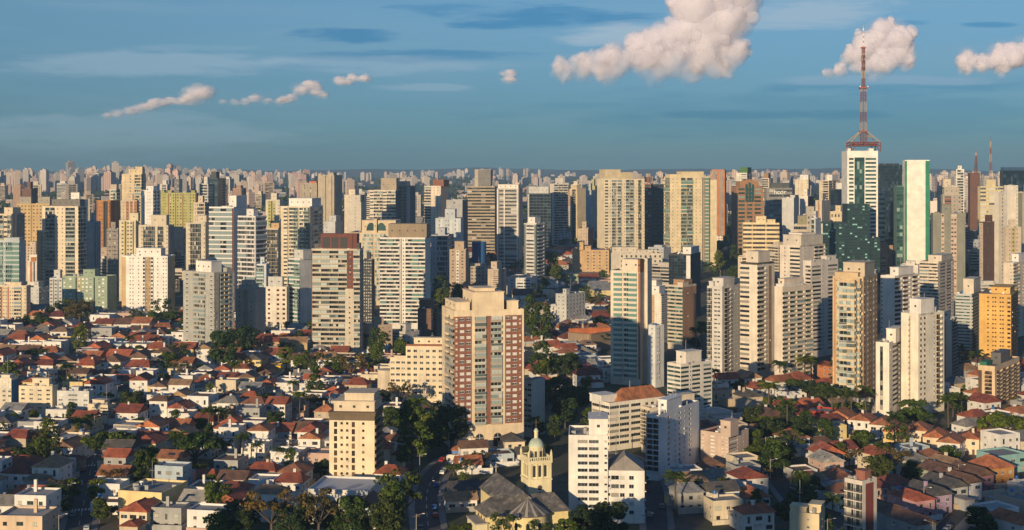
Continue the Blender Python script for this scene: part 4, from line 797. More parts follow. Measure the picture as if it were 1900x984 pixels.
for a in [('umbrella', 203, 868, 98, 0), ('umbrella', 362, 868, 108, 0), ('umbrella', 312, 866, 50, 0), ('tall', 765, 872, 68, 1), ('round', 728, 815, 62, 0), ('round', 838, 838, 80, 2), ('round', 805, 846, 60, 2), ('round', 712, 768, 36, 2), ('sparse', 745, 762, 44, 0),
          ('round', 412, 692, 66, 0), ('round', 452, 668, 62, 2), ('round', 316, 694, 40, 0), ('round', 150, 812, 42, 1), ('round', 246, 776, 56, 2), ('round', 42, 878, 56, 2), ('conifer', 104, 880, 34, 0), ('tall', 586, 748, 36, 0), ('round', 512, 812, 48, 2),
          ('round', 624, 706, 48, 1), ('sparse', 652, 716, 50, 0), ('sparse', 148, 604, 46, 0), ('sparse', 505, 1010, 90, 0), ('round', 450, 1000, 80, 2), ('sparse', 590, 1010, 84, 0), ('round', 545, 1012, 80, 2), ('round', 655, 1012, 80, 0), ('sparse', 745, 990, 84, 1), ('round', 720, 1014, 80, 2),
          ('round', 400, 966, 66, 1), ('round', 330, 900, 36, 2), ('round', 180, 935, 40, 1), ('round', 185, 975, 44, 0), ('round', 1085, 1000, 66, 2), ('round', 1130, 1012, 90, 2), ('round', 1050, 1012, 50, 1), ('sparse', 930, 1020, 50, 1), ('sparse', 1000, 1016, 44, 1), ('umbrella', 1858, 832, 96, 1), ('sparse', 1893, 826, 36, 0),
          ('round', 1694, 797, 60, 1), ('round', 1720, 800, 36, 0), ('palm', 1448, 722, 36, 0), ('palm', 1492, 720, 40, 1), ('palm', 1545, 788, 44, 0), ('palm', 1562, 786, 40, 1), ('palm', 1580, 792, 40, 0), ('palm', 405, 808, 34, 0), ('palm', 418, 806, 30, 1), ('palm', 450, 862, 34, 0), ('palm', 520, 872, 30, 0), ('palm', 447, 846, 28, 1),
          ('palm', 1254, 960, 50, 0), ('palm', 1660, 838, 40, 0), ('palm', 1760, 796, 36, 1), ('palm', 240, 660, 24, 0), ('cypress', 684, 720, 10, 0), ('tall', 985, 616, 36, 0), ('tall', 1003, 642, 44, 0), ('round', 1035, 705, 46, 2), ('round', 1060, 700, 40, 0), ('round', 1028, 752, 56, 2), ('round', 1070, 770, 60, 2), ('round', 1048, 795, 60, 2), ('round', 1095, 800, 44, 0),
          ('round', 1500, 750, 50, 2), ('round', 1530, 760, 46, 2), ('round', 1470, 745, 40, 0), ('round', 1395, 800, 46, 2), ('round', 1420, 790, 40, 2), ('round', 1425, 830, 60, 2), ('round', 1440, 885, 66, 0), ('round', 1500, 940, 60, 2), ('tall', 1485, 960, 52, 0), ('round', 1465, 980, 54, 2), ('round', 1530, 1000, 40, 0), ('round', 1440, 870, 50, 1), ('round', 1490, 820, 56, 2), ('round', 1455, 800, 50, 2), ('round', 1530, 830, 50, 0),
          ('round', 1600, 850, 54, 0), ('sparse', 1665, 850, 46, 1), ('round', 1760, 870, 44, 1), ('round', 1630, 905, 60, 2), ('sparse', 1660, 890, 50, 0), ('round', 1690, 905, 44, 2), ('round', 1812, 990, 52, 2), ('round', 1830, 1004, 50, 0), ('round', 1560, 935, 34, 0), ('palm', 1545, 990, 40, 0), ('umbrella', 1560, 775, 44, 0)]: tp(*a)
ZT = [(90, 600, 70, 14, 16, 34), (300, 610, 60, 12, 12, 36), (520, 618, 30, 16, 5, 30), (470, 640, 30, 8, 5, 34), (690, 690, 40, 25, 8, 34), (805, 800, 40, 40, 9, 46), (1040, 740, 60, 45, 10, 40), (1010, 560, 30, 50, 9, 28), (1040, 500, 26, 34, 11, 24), (985, 500, 40, 40, 5, 20), (840, 560, 30, 30, 10, 28), (1350, 460, 40, 25, 26, 22), (1340, 500, 40, 30, 14, 24), (1085, 460, 60, 12, 12, 20),
      (1440, 820, 60, 60, 20, 44), (1670, 480, 30, 20, 10, 22), (1790, 500, 40, 30, 12, 24), (1300, 640, 30, 20, 6, 32), (1800, 690, 30, 20, 6, 36), (1330, 730, 60, 14, 9, 26), (1610, 770, 40, 10, 5, 30), (300, 690, 300, 34, 28, 32), (250, 760, 260, 60, 28, 32), (480, 820, 240, 80, 28, 32), (300, 920, 170, 50, 24, 38), (90, 830, 110, 50, 22, 34), (360, 640, 360, 30, 18, 26), (1560, 715, 60, 16, 8, 30), (1790, 760, 40, 30, 12, 32), (1890, 760, 30, 30, 6, 30), (1180, 880, 40, 30, 4, 30), (1010, 850, 30, 50, 6, 36), (720, 660, 60, 20, 10, 30), (900, 1000, 60, 10, 3, 40), (1740, 700, 50, 20, 8, 30), (1480, 700, 60, 14, 6, 26), (870, 880, 40, 40, 5, 36), (1650, 860, 140, 40, 14, 36), (1350, 930, 90, 50, 6, 34), (80, 940, 80, 40, 6, 40), (600, 440, 500, 40, 10, 18), (640, 1000, 240, 12, 8, 60), (1110, 620, 40, 30, 7, 28), (1125, 540, 40, 22, 7, 24), (1090, 575, 30, 20, 8, 24), (1000, 480, 40, 20, 4, 20)]
def plant_zones():
    r = random.Random(5)
    for (cx, cy_, rx, ry, n, s) in ZT:
        k = 0
        for _ in range(n*12):
            if k >= n: break
            a = r.uniform(0, 6.28); q = math.sqrt(r.random()); px, py = cx+rx*q*math.cos(a), cy_+ry*q*math.sin(a)
            D = gd(py); x = (px-HX)/FPX*D
            if inside_b(x, D, 1.5) or on_road(x, D, -1.5): continue
            sz = s*D/FPX*r.uniform(.55, 1.15)
            if any((x-a_)**2+(D-b_)**2 < (.45*(sz*.5+c_))**2 for a_, b_, c_ in TREES): continue
            tree(r.choice(('round', 'round', 'round', 'tall', 'sparse', 'umbrella', 'umbrella', 'palm' if py > 640 else 'round')), x, D, min(16, max(5, sz)), None, r); k += 1
# ------------------------------------------------------------------ houses
WALLS = [('white', (.78, .76, .72)), ('white', (.72, .70, .66)), ('white', (.8, .78, .75)), ('cream', (.70, .60, .44)), ('cream', (.74, .64, .48)), ('pale yellow', (.72, .58, .28)), ('grey', (.38, .38, .37)), ('beige', (.52, .43, .32)), ('pinkish', (.58, .40, .33)), ('pale blue', (.44, .52, .58))]
ROOFS = [('orange', (.46, .17, .08)), ('red', (.38, .11, .06)), ('red', (.31, .09, .055)), ('orange', (.42, .175, .09)), ('red', (.40, .125, .07)), ('brown', (.17, .10, .075)), ('dark grey', (.10, .10, .105)), ('tan', (.36, .24, .15)), ('pale grey', (.27, .27, .26)), ('pale grey', (.34, .35, .36)), ('dark red', (.24, .07, .05))]
HST = dict(fr='w', gl='dark', par=plaster((.7, .68, .64)), rail=CLEAR_GL)
def pitched(g, x0, x1, y0, y1, z, rise, kind, o=.55, th=.16):
    X0, X1, Y0, Y1 = x0-o, x1+o, y0-o, y1+o
    ax = (X1-X0) >= (Y1-Y0)
    if kind == 'gabled': ins = 0
    else: ins = min(X1-X0, Y1-Y0)/2*random.Random(int(abs(x0*977+z*131))).uniform(.4, .8)
    if ax: A, B = (X0+ins, (Y0+Y1)/2, z+rise), (X1-ins, (Y0+Y1)/2, z+rise)
    else: A, B = ((X0+X1)/2, Y0+ins, z+rise), ((X0+X1)/2, Y1-ins, z+rise)
    c = [(X0, Y0, z), (X1, Y0, z), (X1, Y1, z), (X0, Y1, z)]
    F = [[c[0], c[1], B, A], [c[1], c[2], B], [c[2], c[3], A, B], [c[3], c[0], A]] if ax else [[c[0], c[1], A], [c[1], c[2], B, A], [c[2], c[3], B], [c[3], c[0], A, B]]
    for f in F: g.face(f, 0)
    lo = [(x, y, z-th) for x, y, z in c]
    for i in range(4): g.face([lo[i], lo[(i+1) % 4], c[(i+1) % 4], c[i]], 0)
    g.face(lo[::-1], 1)
    rb = .14                                          # ridge cap
    g.bar(A, B, rb, 0)
def house(x, y, rz, w, d, st_, wi, ri, rk, r=rng, label=None, feat=None, mark=None, group='houses packed below the towers'):
    wn, wc = WALLS[wi] if isinstance(wi, int) else wi; rn, rc = ROOFS[ri] if isinstance(ri, int) else ri
    z = gz(x, y); flat_ = rk == 'flat'
    e = empty('flat_roofed_house' if flat_ else 'gabled_house' if rk == 'gabled' else 'house', (x, y, z), rz)
    h = 3.0*st_+.5; wm = plaster(wc, .45); g = G()
    g.box(-w/2, w/2, -d/2, d/2, -1.5, h, 0)
    if rk == 'gabled':
        rise = min(w, d)*.27
        if w >= d:
            for s in (-1, 1): g.face([(s*w/2, -d/2, h), (s*w/2, d/2, h), (s*w/2, 0, h+rise)][::s], 0)
        else:
            for s in (-1, 1): g.face([(w/2, s*d/2, h), (-w/2, s*d/2, h), (0, s*d/2, h+rise)][::s], 0)
    if flat_:
        for (a, b, c, dd) in ((-w/2, w/2, -d/2, -d/2+.2), (-w/2, w/2, d/2-.2, d/2), (-w/2, -w/2+.2, -d/2+.2, d/2-.2), (w/2-.2, w/2, -d/2+.2, d/2-.2)): g.box(a, b, c, dd, h, h+.7, 0)
    g.build('wall', [wm], e)
    q = G()
    if flat_:
        q.face([(-w/2+.2, -d/2+.2, h+.05), (w/2-.2, -d/2+.2, h+.05), (w/2-.2, d/2-.2, h+.05), (-w/2+.2, d/2-.2, h+.05)])
        q.build('roof', [plaster(r.choice(((.3, .29, .28), (.22, .13, .1), (.42, .41, .4))), .6)], e)
    else:
        pitched(q, -w/2, w/2, -d/2, d/2, h, min(w, d)*r.uniform(.22, .30) if rk != 'gabled' else min(w, d)*.27+.12, rk); q.build('roof', [tiles(rc), wm], e)
    extra = ''
    if r.random() < .7:                                # rear or side wing with its own lower roof
        ww, wd_, wh = w*r.uniform(.45, .8), d*r.uniform(.35, .6), 3.0*max(1, st_-1)+r.uniform(.2, .6)
        sx = r.choice((-1, 1)); ox, oy = sx*(w-ww)/2, -d/2-wd_/2+.01 if r.random() < .6 else d/2+wd_/2-.01
        a = G(); a.box(ox-ww/2, ox+ww/2, oy-wd_/2, oy+wd_/2, -1.5, wh, 0); an = a.build('wing', [wm if r.random() < .7 else plaster(r.choice(WALLS)[1], .45)], e)
        b = G()
        if r.random() < .5: pitched(b, ox-ww/2, ox+ww/2, oy-wd_/2, oy+wd_/2, wh, min(ww, wd_)*.2, 'hipped', .4); b.build('roof', [tiles(rc)]+[wm], an)
        else:
            b.box(ox-ww/2-.1, ox+ww/2+.1, oy-wd_/2-.1, oy+wd_/2+.1, wh, wh+.35, 0, True); b.build('roof', [plaster((.36, .34, .32), .6)], an)
    nw = 2 if w < 9 else 3
    for k in range(st_):
        for i in range(nw):
            xx = -w/2+w*(i+.5)/nw
            if k == 0 and i == nw//2: continue
            c = r.choice('wwtW') if k else r.choice('wwW')
            pw, ph = (1.3, 1.25) if c == 'w' else (.9, 2.2) if c == 't' else (min(2.2, w/nw-.5), 1.3)
            link('window', part_mesh(c if c != 't' else 't', pw, ph, dict(HST, fr=r.choice('wwbkg')))[0], e, (xx, -d/2-.02, k*3.0+(1.0 if c != 't' else .2)))
        for s in (-1, 1):
            for i in range(2): link('window', part_mesh('w', 1.1, 1.1, HST)[0], e, (s*(w/2+.02), -d/4+d/2*i, k*3+1.1), s*math.pi/2)
    if st_ > 1 and r.random() < .35:
        b = G(); bx = r.uniform(-.2, .2)*w; b.box(bx-1.6, bx+1.6, -d/2-1.1, -d/2, 3.0, 3.15, 0, True); b.box(bx-1.6, bx+1.6, -d/2-1.1, -d/2-1.0, 3.15, 4.0, 0); b.build('balcony', [wm], e)
    dr = G(); dx = 0 if nw == 3 else w/4; dr.box(dx-.5, dx+.5, -d/2-.06, -d/2+.01, -.2, 2.15, 0); dr.build('door', [FR[r.choice('bkrgw')]], e)
    t = r.random()
    if t < .3:
        b = G(); tx, ty = r.uniform(-.25, .25)*w, r.uniform(-.1, .3)*d; b.box(tx-.5, tx+.5, ty-.4, ty+.4, h, h+min(w, d)*.27+1.1, 0); b.build('chimney', [wm], e); extra = 'and chimney'
    elif t < .55:
        b = G(); tx, ty = r.uniform(-.35, .35)*w, d*r.uniform(.25, .42); bl = r.random() < .5
        b.box(tx-.8, tx+.8, ty-.8, ty+.8, h-.5, h+1.3, 0); b.build('tank_stand', [wm], e)
        b = G(); b.cyl(tx, ty, .65, h+1.3, h+2.4, 0, 10, .55); b.build('water_tank', [TANKB if bl else CONC], e); extra = 'and blue tank' if bl else 'and grey tank'
    if not flat_ and t > .8:
        b = G(); b.box(-1.4, 1.4, -.06, .0, 0, 1.6, 0); sp = b.build('solar_panel', [glass('navy')], e, (r.uniform(-.2, .2)*w, -d/2+1.1, h+.75)); sp.rotation_euler.x = R_(-62); extra = 'and solar panel'
    if r.random() < .65:
        b = G(); gy = -d/2-r.uniform(2.2, 4.5); gx = w/2+r.uniform(.6, 1.6); sd = r.choice((-1, 1)); hh = r.uniform(1.6, 2.6)
        b.box(-gx, gx, gy, gy+.2, -1, hh, 0); b.box(min(sd*gx, sd*gx-sd*.2), max(sd*gx, sd*gx-sd*.2), gy+.2, d/2, -1, hh*.9, 0); b.build('garden_wall', [plaster(r.choice(WALLS)[1], .5)], e)
    EXCL.append((x, y, -rz, w/2, d/2))
    stn = {1: 'low', 2: 'two-storey', 3: 'tall'}[st_]
    if label: tag(e, label, 'house', group)
    else: later(e, f'{stn} {wn} house, {"flat" if flat_ else ("gabled " if rk == "gabled" and wn != "pale yellow" and "grey" not in rn else "")+rn} roof', extra, 'house', group, Vector((x, y, z)))
    if mark: px, py = proj(Vector((x, y, z))); MARKS.append((px, py, mark))
    return e
def hp(px, py, wpx, d, rz, st_, wi, ri, rk, **kw):
    D = gd(py); return house((px-HX)/FPX*D, D, R_(rz), wpx*D/FPX, d, st_, wi, ri, rk, random.Random(int(px*7+py)), **kw)
TW = lambda n, c: (n, c)
# houses one can name
hp(862, 848, 46, 9, -8, 1, TW('blue', (.08, .22, .55)), 3, 'hipped', label='bright blue and white house under an orange hipped roof at the brick tower foot', mark='the bright blue house')
hp(48, 890, 74, 10, -4, 2, TW('ivy-covered', (.07, .12, .02)), 1, 'hipped', label='long house with ivy-green walls under a red tiled roof', mark='the ivy-green house')
hp(62, 935, 80, 11, -4, 1, 3, 4, 'hipped', label='low cream house beneath a broad brown roof in front of the ivy-green one')
hp(52, 990, 84, 12, -4, 2, TW('cream', (.66, .50, .36)), 4, 'flat', label='row of cream terrace fronts with brick posts at the lowest corner')
hp(1522, 788, 48, 12, -30, 2, TW('red', (.42, .05, .025)), 0, 'flat', label='bright red flat-roofed house heading the sunlit terrace row', mark='the bright red house')
for i, (px, py, nm, c) in enumerate([(1560, 796, 'yellow', (.74, .55, .22)), (1600, 803, 'white', (.74, .71, .66)), (1640, 812, 'white', (.74, .7, .64)), (1665, 826, 'yellow', (.72, .52, .2)), (1705, 822, 'cream', (.72, .62, .46)), (1738, 836, 'cream', (.7, .58, .4)), (1765, 846, 'white', (.72, .68, .62)), (1800, 838, 'cream', (.7, .6, .44)), (1822, 828, 'white', (.7, .68, .64))]):
    hp(px, py, 40, 12, -28, 2, TW(nm, c), 0 if i % 2 else 3, 'hipped' if i % 3 else 'gabled')
hp(1858, 872, 66, 12, 24, 2, TW('turquoise', (.26, .46, .45)), 5, 'flat', label='turquoise flat-roofed corner shop building facing the avenue', mark='the turquoise building', group=None)
hp(1838, 894, 56, 12, 24, 2, TW('orange', (.52, .26, .08)), 0, 'hipped', label='vivid orange house with a tiled roof on the avenue', mark='the vivid orange house')
for (px, py, nm, c, ri, rk) in [(1800, 908, 'magenta', (.36, .17, .20), 5, 'gabled'), (1778, 922, 'white', (.66, .66, .67), 5, 'gabled'), (1752, 930, 'grey', (.42, .43, .44), 6, 'gabled'), (1722, 945, 'lilac', (.40, .30, .42), 6, 'gabled'), (1690, 955, 'pinkish', (.55, .3, .32), 1, 'hipped'), (1745, 905, 'pale green', (.38, .45, .32), 5, 'gabled'), (1655, 985, 'grey', (.34, .36, .38), 5, 'gabled'), (1690, 1000, 'grey', (.38, .38, .38), 5, 'gabled'), (1890, 960, 'beige', (.5, .42, .34), 0, 'flat'), (1880, 1000, 'white', (.66, .64, .62), 0, 'hipped')]:
    hp(px, py, 44, 14, 26, 2, TW(nm, c), ri, rk)
hp(1618, 700, 20, 9, 10, 2, 3, 0, 'hipped'); hp(1535, 708, 22, 10, 20, 3, TW('salmon', (.62, .24, .10)), 1, 'hipped', label='salmon and ochre house under a red roof left of the bay balcony tower')
hp(165, 668, 40, 10, 6, 2, TW('lilac-grey', (.46, .44, .50)), 1, 'flat'); hp(500, 660, 46, 12, 8, 3, TW('tan', (.55, .40, .22)), 1, 'hipped', label='tan three-storey house with a red hipped roof beside the recessed tower'); hp(545, 662, 50, 10, 8, 3, TW('tan', (.52, .38, .2)), 7, 'gabled')
hp(505, 690, 34, 10, 4, 1, TW('bright yellow', (.75, .5, .03)), 5, 'flat', label='low bright yellow walled building with a grey flat roof'); hp(655, 690, 50, 10, 12, 1, TW('rose', (.6, .22, .18)), 6, 'flat', label='low rose-pink building with a pale flat roof behind trees')
hp(795, 782, 34, 9, 8, 2, TW('lime-yellow', (.52, .50, .2)), 5, 'hipped', label='lime-yellow two-storey house beneath the cream eight-storey block')
hp(1015, 720, 34, 10, 20, 1, 0, 1, 'gabled'); hp(270, 650, 66, 12, 5, 2, 0, 1, 'hipped', label='broad white house with a dark red hipped roof below the tan-slabbed tower'); hp(292, 664, 40, 11, 5, 2, TW('ochre', (.55, .38, .2)), 1, 'hipped')

def scatter_houses():
    r = random.Random(23)
    def zone(x0, x1, ya, yb, rot, lw, ld, skip, poly=None, pal=None, shade=False):
        D0, D1 = gd(yb), gd(ya); c, s = math.cos(R_(rot)), math.sin(R_(rot)); n = 0
        R = 500
        for i in range(-40, 41):
            for j in range(-40, 41):
                u, v = i*lw+(j % 2)*lw*.4, j*ld; ox, oy = (x0+x1)/2, (D0+D1)/2
                ox = ((x0+x1)/2-HX)/FPX*oy
                x, y = ox+u*c-v*s, oy+u*s+v*c
                x += r.uniform(-1.2, 1.2); y += r.uniform(-1.6, 1.6)
                if not D0 < y < D1: continue
                px, py = proj(Vector((x, y, 0)))
                if not (x0 < px < x1) or (poly and not poly(px, py)): continue
                if r.random() < skip: continue
                w, d, st_ = r.uniform(lw*.74, lw*1.0), r.uniform(ld*.5, ld*.78), r.choice((1, 2, 2, 2, 2, 3) if not shade else (1, 1, 2, 2))
                rad = max(w, d)*.42
                if inside_b(x, y, rad) or on_road(x, y, rad*.55): continue
                if any((x-a)**2+(y-b)**2 < (cc*.75+rad*.55)**2 for a, b, cc in TREES): continue
                rk = r.choice(('hipped', 'hipped', 'gabled', 'gabled', 'flat', 'flat')); rz = R_(rot+r.choice((0, 0, 0, 90))+r.uniform(-4, 4))
                if rz > 1: w, d = d, w
                house(x, y, rz, w, d, st_, r.choice(pal or range(len(WALLS))), r.randrange(len(ROOFS)), rk, r); n += 1
        return n
    P1 = [0, 1, 2, 0, 1, 2, 0, 1, 2, 0, 1, 2, 3, 4, 5, 6, 7, 8, 9]
    a = zone(-130, 740, 612, 700, -6, 14, 18.5, .1, lambda x, y: y > 612+max(0, (x-440))*.12, P1)
    b = zone(-150, 735, 700, 985, -8, 11.4, 15, .04, None, P1)
    c = zone(820, 1060, 840, 984, 10, 11, 14, .08, lambda x, y: x < 1000 and not (870 < x < 1060 and y > 880), P1, True)
    d = zone(1195, 1560, 800, 985, 16, 12, 15, .08, lambda x, y: x > 1300 or y > 895, P1, True)
    e = zone(1300, 1560, 715, 800, 22, 13, 17, .12, None, P1, True)
    f = zone(1540, 2040, 850, 985, 26, 11, 14, .12, None, P1, True)
    g3 = zone(850, 1065, 462, 556, 8, 19, 24, .2, None, [0, 1, 2, 3, 6, 7, 9]); g2 = zone(1075, 1140, 522, 562, 10, 20, 24, .2, None, P1); g_ = zone(970, 1140, 560, 720, 18, 13, 17, .2, None, P1, True)
    i_ = zone(1545, 2010, 690, 850, 24, 13, 16, .1, lambda x, y: y < 775 or x > 1780, P1)
    h = zone(60, 560, 585, 612, -5, 17, 20, .4, None, P1)
    return a, b, c, d, e, f, g_, h
# ------------------------------------------------------------------ church
def church():
    D = 424.0; e = empty('church', (3, D, gz(3, D)), R_(18))
    tag(e, 'yellow-walled church with dark slate roofs and a domed bell tower, at the lower edge', 'church'); MARKS.append((960, 960, 'the domed church'))
    cw = plaster((.74, .62, .32), .5); cw2 = plaster((.78, .70, .46), .4)
    sl = mat(('slate',), lambda t: out(t, bsdf(t, t.ramp(t.n('ShaderNodeTexNoise', {'Vector': (t.n('ShaderNodeTexCoord'), 'Object'), 'Scale': .45, 'Detail': 5.0, 'Roughness': .7}), [(.3, (.05, .046, .044)), (.52, (.12, .11, .10)), (.64, (.24, .21, .18))]), .7)))
    pale = plaster((.40, .36, .32), .3)
    def wing(nm, x0, x1, y0, y1, h, rise, kind):
        g = G(); g.box(x0, x1, y0, y1, -2, h, 0); ww = g.build(nm, [cw], e)
        if kind == 'gabled':
            q = G(); q.face([(x1, y1, h), (x0, y1, h), (0, y1, h+rise)]); q.build('gable', [cw], ww)
        q = G(); pitched(q, x0, x1, y0, y1, h, rise, kind, .5, .25); q.build('roof', [sl, cw], ww); return ww
    wing('nave', -5.4, 5.4, -2, 27, 9.6, 4.6, 'gabled')
    tr = wing('transept', -13.5, 13.5, -6.5, 5.5, 8.6, 4.2, 'hipped')
    for x in (-13.5,):                                  # tall narrow windows in the end wall
        for i in range(3):
            g = G(); y = -4+i*3.2; g.box(x-.06, x, y-.45, y+.45, 1.5, 7.6, 0); g.cyl(x-.03, y, .02, 7.6, 7.65, 0, 6); g.build('window', [glass('navy')], tr)
    g = G(); n = 20; R = 6.2                            # apse with a fanned roof
    pts = [(R*math.cos(math.pi+math.pi*i/n), -6.4+R*.95*math.sin(math.pi+math.pi*i/n)) for i in range(n+1)]
    for a, b in zip(pts, pts[1:]): g.face([(*a, -2), (*b, -2), (*b, 8.9), (*a, 8.9)])
    ap = g.build('apse', [cw], e)
    g = G(); R2 = 6.8; pt2 = [(R2*math.cos(math.pi+math.pi*i/n), -6.4+R2*.95*math.sin(math.pi+math.pi*i/n)) for i in range(n+1)]
    for i, (a, b) in enumerate(zip(pt2, pt2[1:])):
        g.face([(*a, 8.9), (*b, 8.9), (0, -6.2, 13.3)], 1 if i % 3 == 1 else 0); g.face([(*b, 8.65), (*a, 8.65), (*a, 8.9), (*b, 8.9)][::-1], 0)
        g.face([(*a, 8.65), (*b, 8.65), (0, -6, 8.65)][::-1], 0)
    g.build('roof', [sl, pale], ap)
    for i in (4, 8, 12, 16):
        a = math.pi+math.pi*i/n; g = G(); c = Vector((R*math.cos(a), -6.4+R*.95*math.sin(a), 0)); nn = Vector((math.cos(a), math.sin(a), 0)); tt = Vector((-nn.y, nn.x, 0))
        arch = [(-.55, 3.6), (.55, 3.6), (.55, 6.2), (.38, 6.65), (0, 6.85), (-.38, 6.65), (-.55, 6.2)]
        g.face([tuple(c+nn*.08+tt*u+Vector((0, 0, z))) for u, z in arch]); g.build('window', [glass('navy')], ap)
    g = G(); g.box(-17, -13.4, -7, 3, -2, 6.4, 0); sv = g.build('side_chapel', [cw2], e); g = G(); g.box(-17.3, -13.2, -7.3, 3.3, 6.4, 6.8, 0, True); g.build('roof', [pale], sv)
    g = G(); g.bar((0, 27, 14.2), (0, 27, 17), .14); g.bar((-.7, 27, 16.1), (.7, 27, 16.1), .12); g.build('gable_cross', [pale], e)
    # bell tower
    tx, ty, hw = 9.6, 13.5, 3.9
    g = G(); g.box(tx-hw, tx+hw, ty-hw, ty+hw, -2, 8.2, 0); g.box(tx-hw-.35, tx+hw+.35, ty-hw-.35, ty+hw+.35, 8.2, 8.7, 0, True)
    g.box(tx-3.75, tx+3.75, ty-3.75, ty+3.75, 8.7, 14.6, 0)
    for sx in (-1, 1):
        for sy in (-1, 1): g.box(tx+sx*3.55-.4, tx+sx*3.55+.4, ty+sy*3.55-.4, ty+sy*3.55+.4, 8.7, 20.2, 0)
    g.box(tx-4.15, tx+4.15, ty-4.15, ty+4.15, 14.6, 15.1, 0, True); g.box(tx-3.5, tx+3.5, ty-3.5, ty+3.5, 15.1, 20.2, 0); g.box(tx-4.2, tx+4.2, ty-4.2, ty+4.2, 20.2, 20.8, 0, True)
    bt = g.build('bell_tower', [cw2], e)
    for k in range(4):
        M = Matrix.Translation((tx, ty, 0)) @ Matrix.Rotation(k*math.pi/2, 4, 'Z')
        for i in (-1, 0, 1):
            g = G(); g.box(i*1.9-.45, i*1.9+.45, -3.56, -3.49, 15.7, 19.4, 0); q = G(); q.add(g, M); q.build('belfry_opening', [DARK], bt)
        for i in (-1.5, -.5, .5, 1.5):
            g = G(); g.box(i*1.9-.2, i*1.9+.2, -3.72, -3.5, 15.1, 20.2, 0); q = G(); q.add(g, M); q.build('pilaster', [cw2], bt)
        g = G(); n2 = 20
        g.face([(math.cos(6.283*i/n2)*.85, -3.80, 12.2+math.sin(6.283*i/n2)*.85) for i in range(n2)], 0); g.face([(math.cos(6.283*i/n2)*.6, -3.84, 12.2+math.sin(6.283*i/n2)*.6) for i in range(n2)], 1)
        g.bar((0, -3.87, 12.2), (0, -3.87, 12.7), .05, 0); g.bar((0, -3.87, 12.2), (.35, -3.87, 12.1), .05, 0)
        q = G(); q.add(g, M); q.build('clock_face', [flat('clock_dial', (.12, .11, .10)), DARK], bt)
        g = G(); g.box(-.3, .3, -3.80, -3.74, 9.6, 10.8, 0); q = G(); q.add(g, M); q.build('slit_window', [DARK], bt)
        g = G(); g.box(-4, 4, -4.05, -3.85, 22.0, 22.25, 0, True); g.box(-4, 4, -4.05, -3.85, 20.8, 21.1, 0)
        for i in range(11): x = -3.7+.74*i; g.box(x-.12, x+.12, -4.02, -3.88, 21.1, 22.0, 0)
        q = G(); q.add(g, M); q.build('balustrade', [cw2], bt)
        g = G(); g.box(-4.2, -3.6, -4.2, -3.6, 20.8, 22.5, 0); g.cyl(-3.9, -3.9, .38, 22.5, 23.2, 0, 8, .42); g.cyl(-3.9, -3.9, .42, 23.2, 24.6, 0, 8, .03); q = G(); q.add(g, M); q.build('corner_pinnacle', [cw2], bt)
    g = G(); g.cyl(tx, ty, 2.25, 20.8, 24.9, 0, 24); g.cyl(tx, ty, 2.5, 24.9, 25.2, 0, 24)
    for i in range(8): a = i*.785; g.cyl(tx+2.2*math.cos(a), ty+2.2*math.sin(a), .22, 20.8, 24.9, 0, 6)
    dr = g.build('drum', [cw2], bt)
    for i in range(8):
        a = i*.785+.39; q = G(); q.box(-.4, .4, -.06, .05, 21.8, 23.8, 0); o = q.build('window', [DARK], dr, (tx+2.27*math.sin(a), ty-2.27*math.cos(a), 0), a)
    cop = mat(('copper_patina',), lambda t: out(t, bsdf(t, t.ramp(t.n('ShaderNodeTexNoise', {'Vector': (t.n('ShaderNodeTexCoord'), 'Object'), 'Scale': 1.2, 'Detail': 5.0}), [(.3, (.36, .44, .36)), (.7, (.54, .58, .44))]), .7)))
    g = G(); rows = [(2.45*math.cos(R_(t)), 25.2+2.7*math.sin(R_(t))) for t in range(0, 85, 12)]
    for (ra, za), (rb, zb) in zip(rows, rows[1:]): g.cyl(tx, ty, ra, za, zb, 0, 24, rb)
    dm = g.build('dome', [cop], bt)
    for p in dm.data.polygons: p.use_smooth = len(p.vertices) == 4
    g = G(); g.cyl(tx, ty, .65, 27.8, 29.9, 0, 10); g.cyl(tx, ty, .85, 29.9, 30.1, 0, 10); ln = g.build('lantern', [cw2], bt)
    g = G(); g.cyl(tx, ty, .8, 30.1, 30.7, 0, 12, .55); g.cyl(tx, ty, .55, 30.7, 31.1, 0, 12, .05); g.build('cap', [cop], ln)
    g = G(); g.bar((tx, ty, 31), (tx, ty, 33.9), .1); g.bar((tx-.8, ty, 32.9), (tx+.8, ty, 32.9), .09); g.build('cross', [flat('dark_iron', (.10, .07, .04))], bt)
    c, s = math.cos(R_(18)), math.sin(R_(18))
    for (lx, ly, hw_, hd) in ((0, 8, 15, 21), (tx, ty, 5, 5)): EXCL.append((3+lx*c-ly*s, D+lx*s+ly*c, -R_(18), hw_, hd))

# ------------------------------------------------------------------ lattice antenna on the skyscraper, and the far masts
RUST, OCHP = flat('rusty_red_steel', (.22, .075, .055), .6), flat('ochre_white_steel', (.40, .30, .22), .6)
def lattice(name, parent, cx, cy, z0, z1, r0, r1, nseg, bar=.2, mats=None):
    g = G()
    c = lambda z, i: (cx+(r0+(r1-r0)*(z-z0)/(z1-z0))*(1 if i in (0, 1) else -1), cy+(r0+(r1-r0)*(z-z0)/(z1-z0))*(1 if i in (1, 2) else -1), z)
    for k in range(nseg):
        za, zb = z0+(z1-z0)*k/nseg, z0+(z1-z0)*(k+1)/nseg; m = k // 3 % 2
        for i in range(4):
            j = (i+1) % 4
            g.bar(c(za, i), c(zb, i), bar, m); g.bar(c(zb, i), c(zb, j), bar*.7, m); g.bar(c(za, i), c(zb, j) if k % 2 else c(zb, j), bar*.6, m); g.bar(c(za, j), c(zb, i), bar*.6, m)
    g.bar((cx, cy, z0), (cx, cy, z1), bar*.9, 0)
    return g.build(name, mats or [RUST, OCHP], parent)
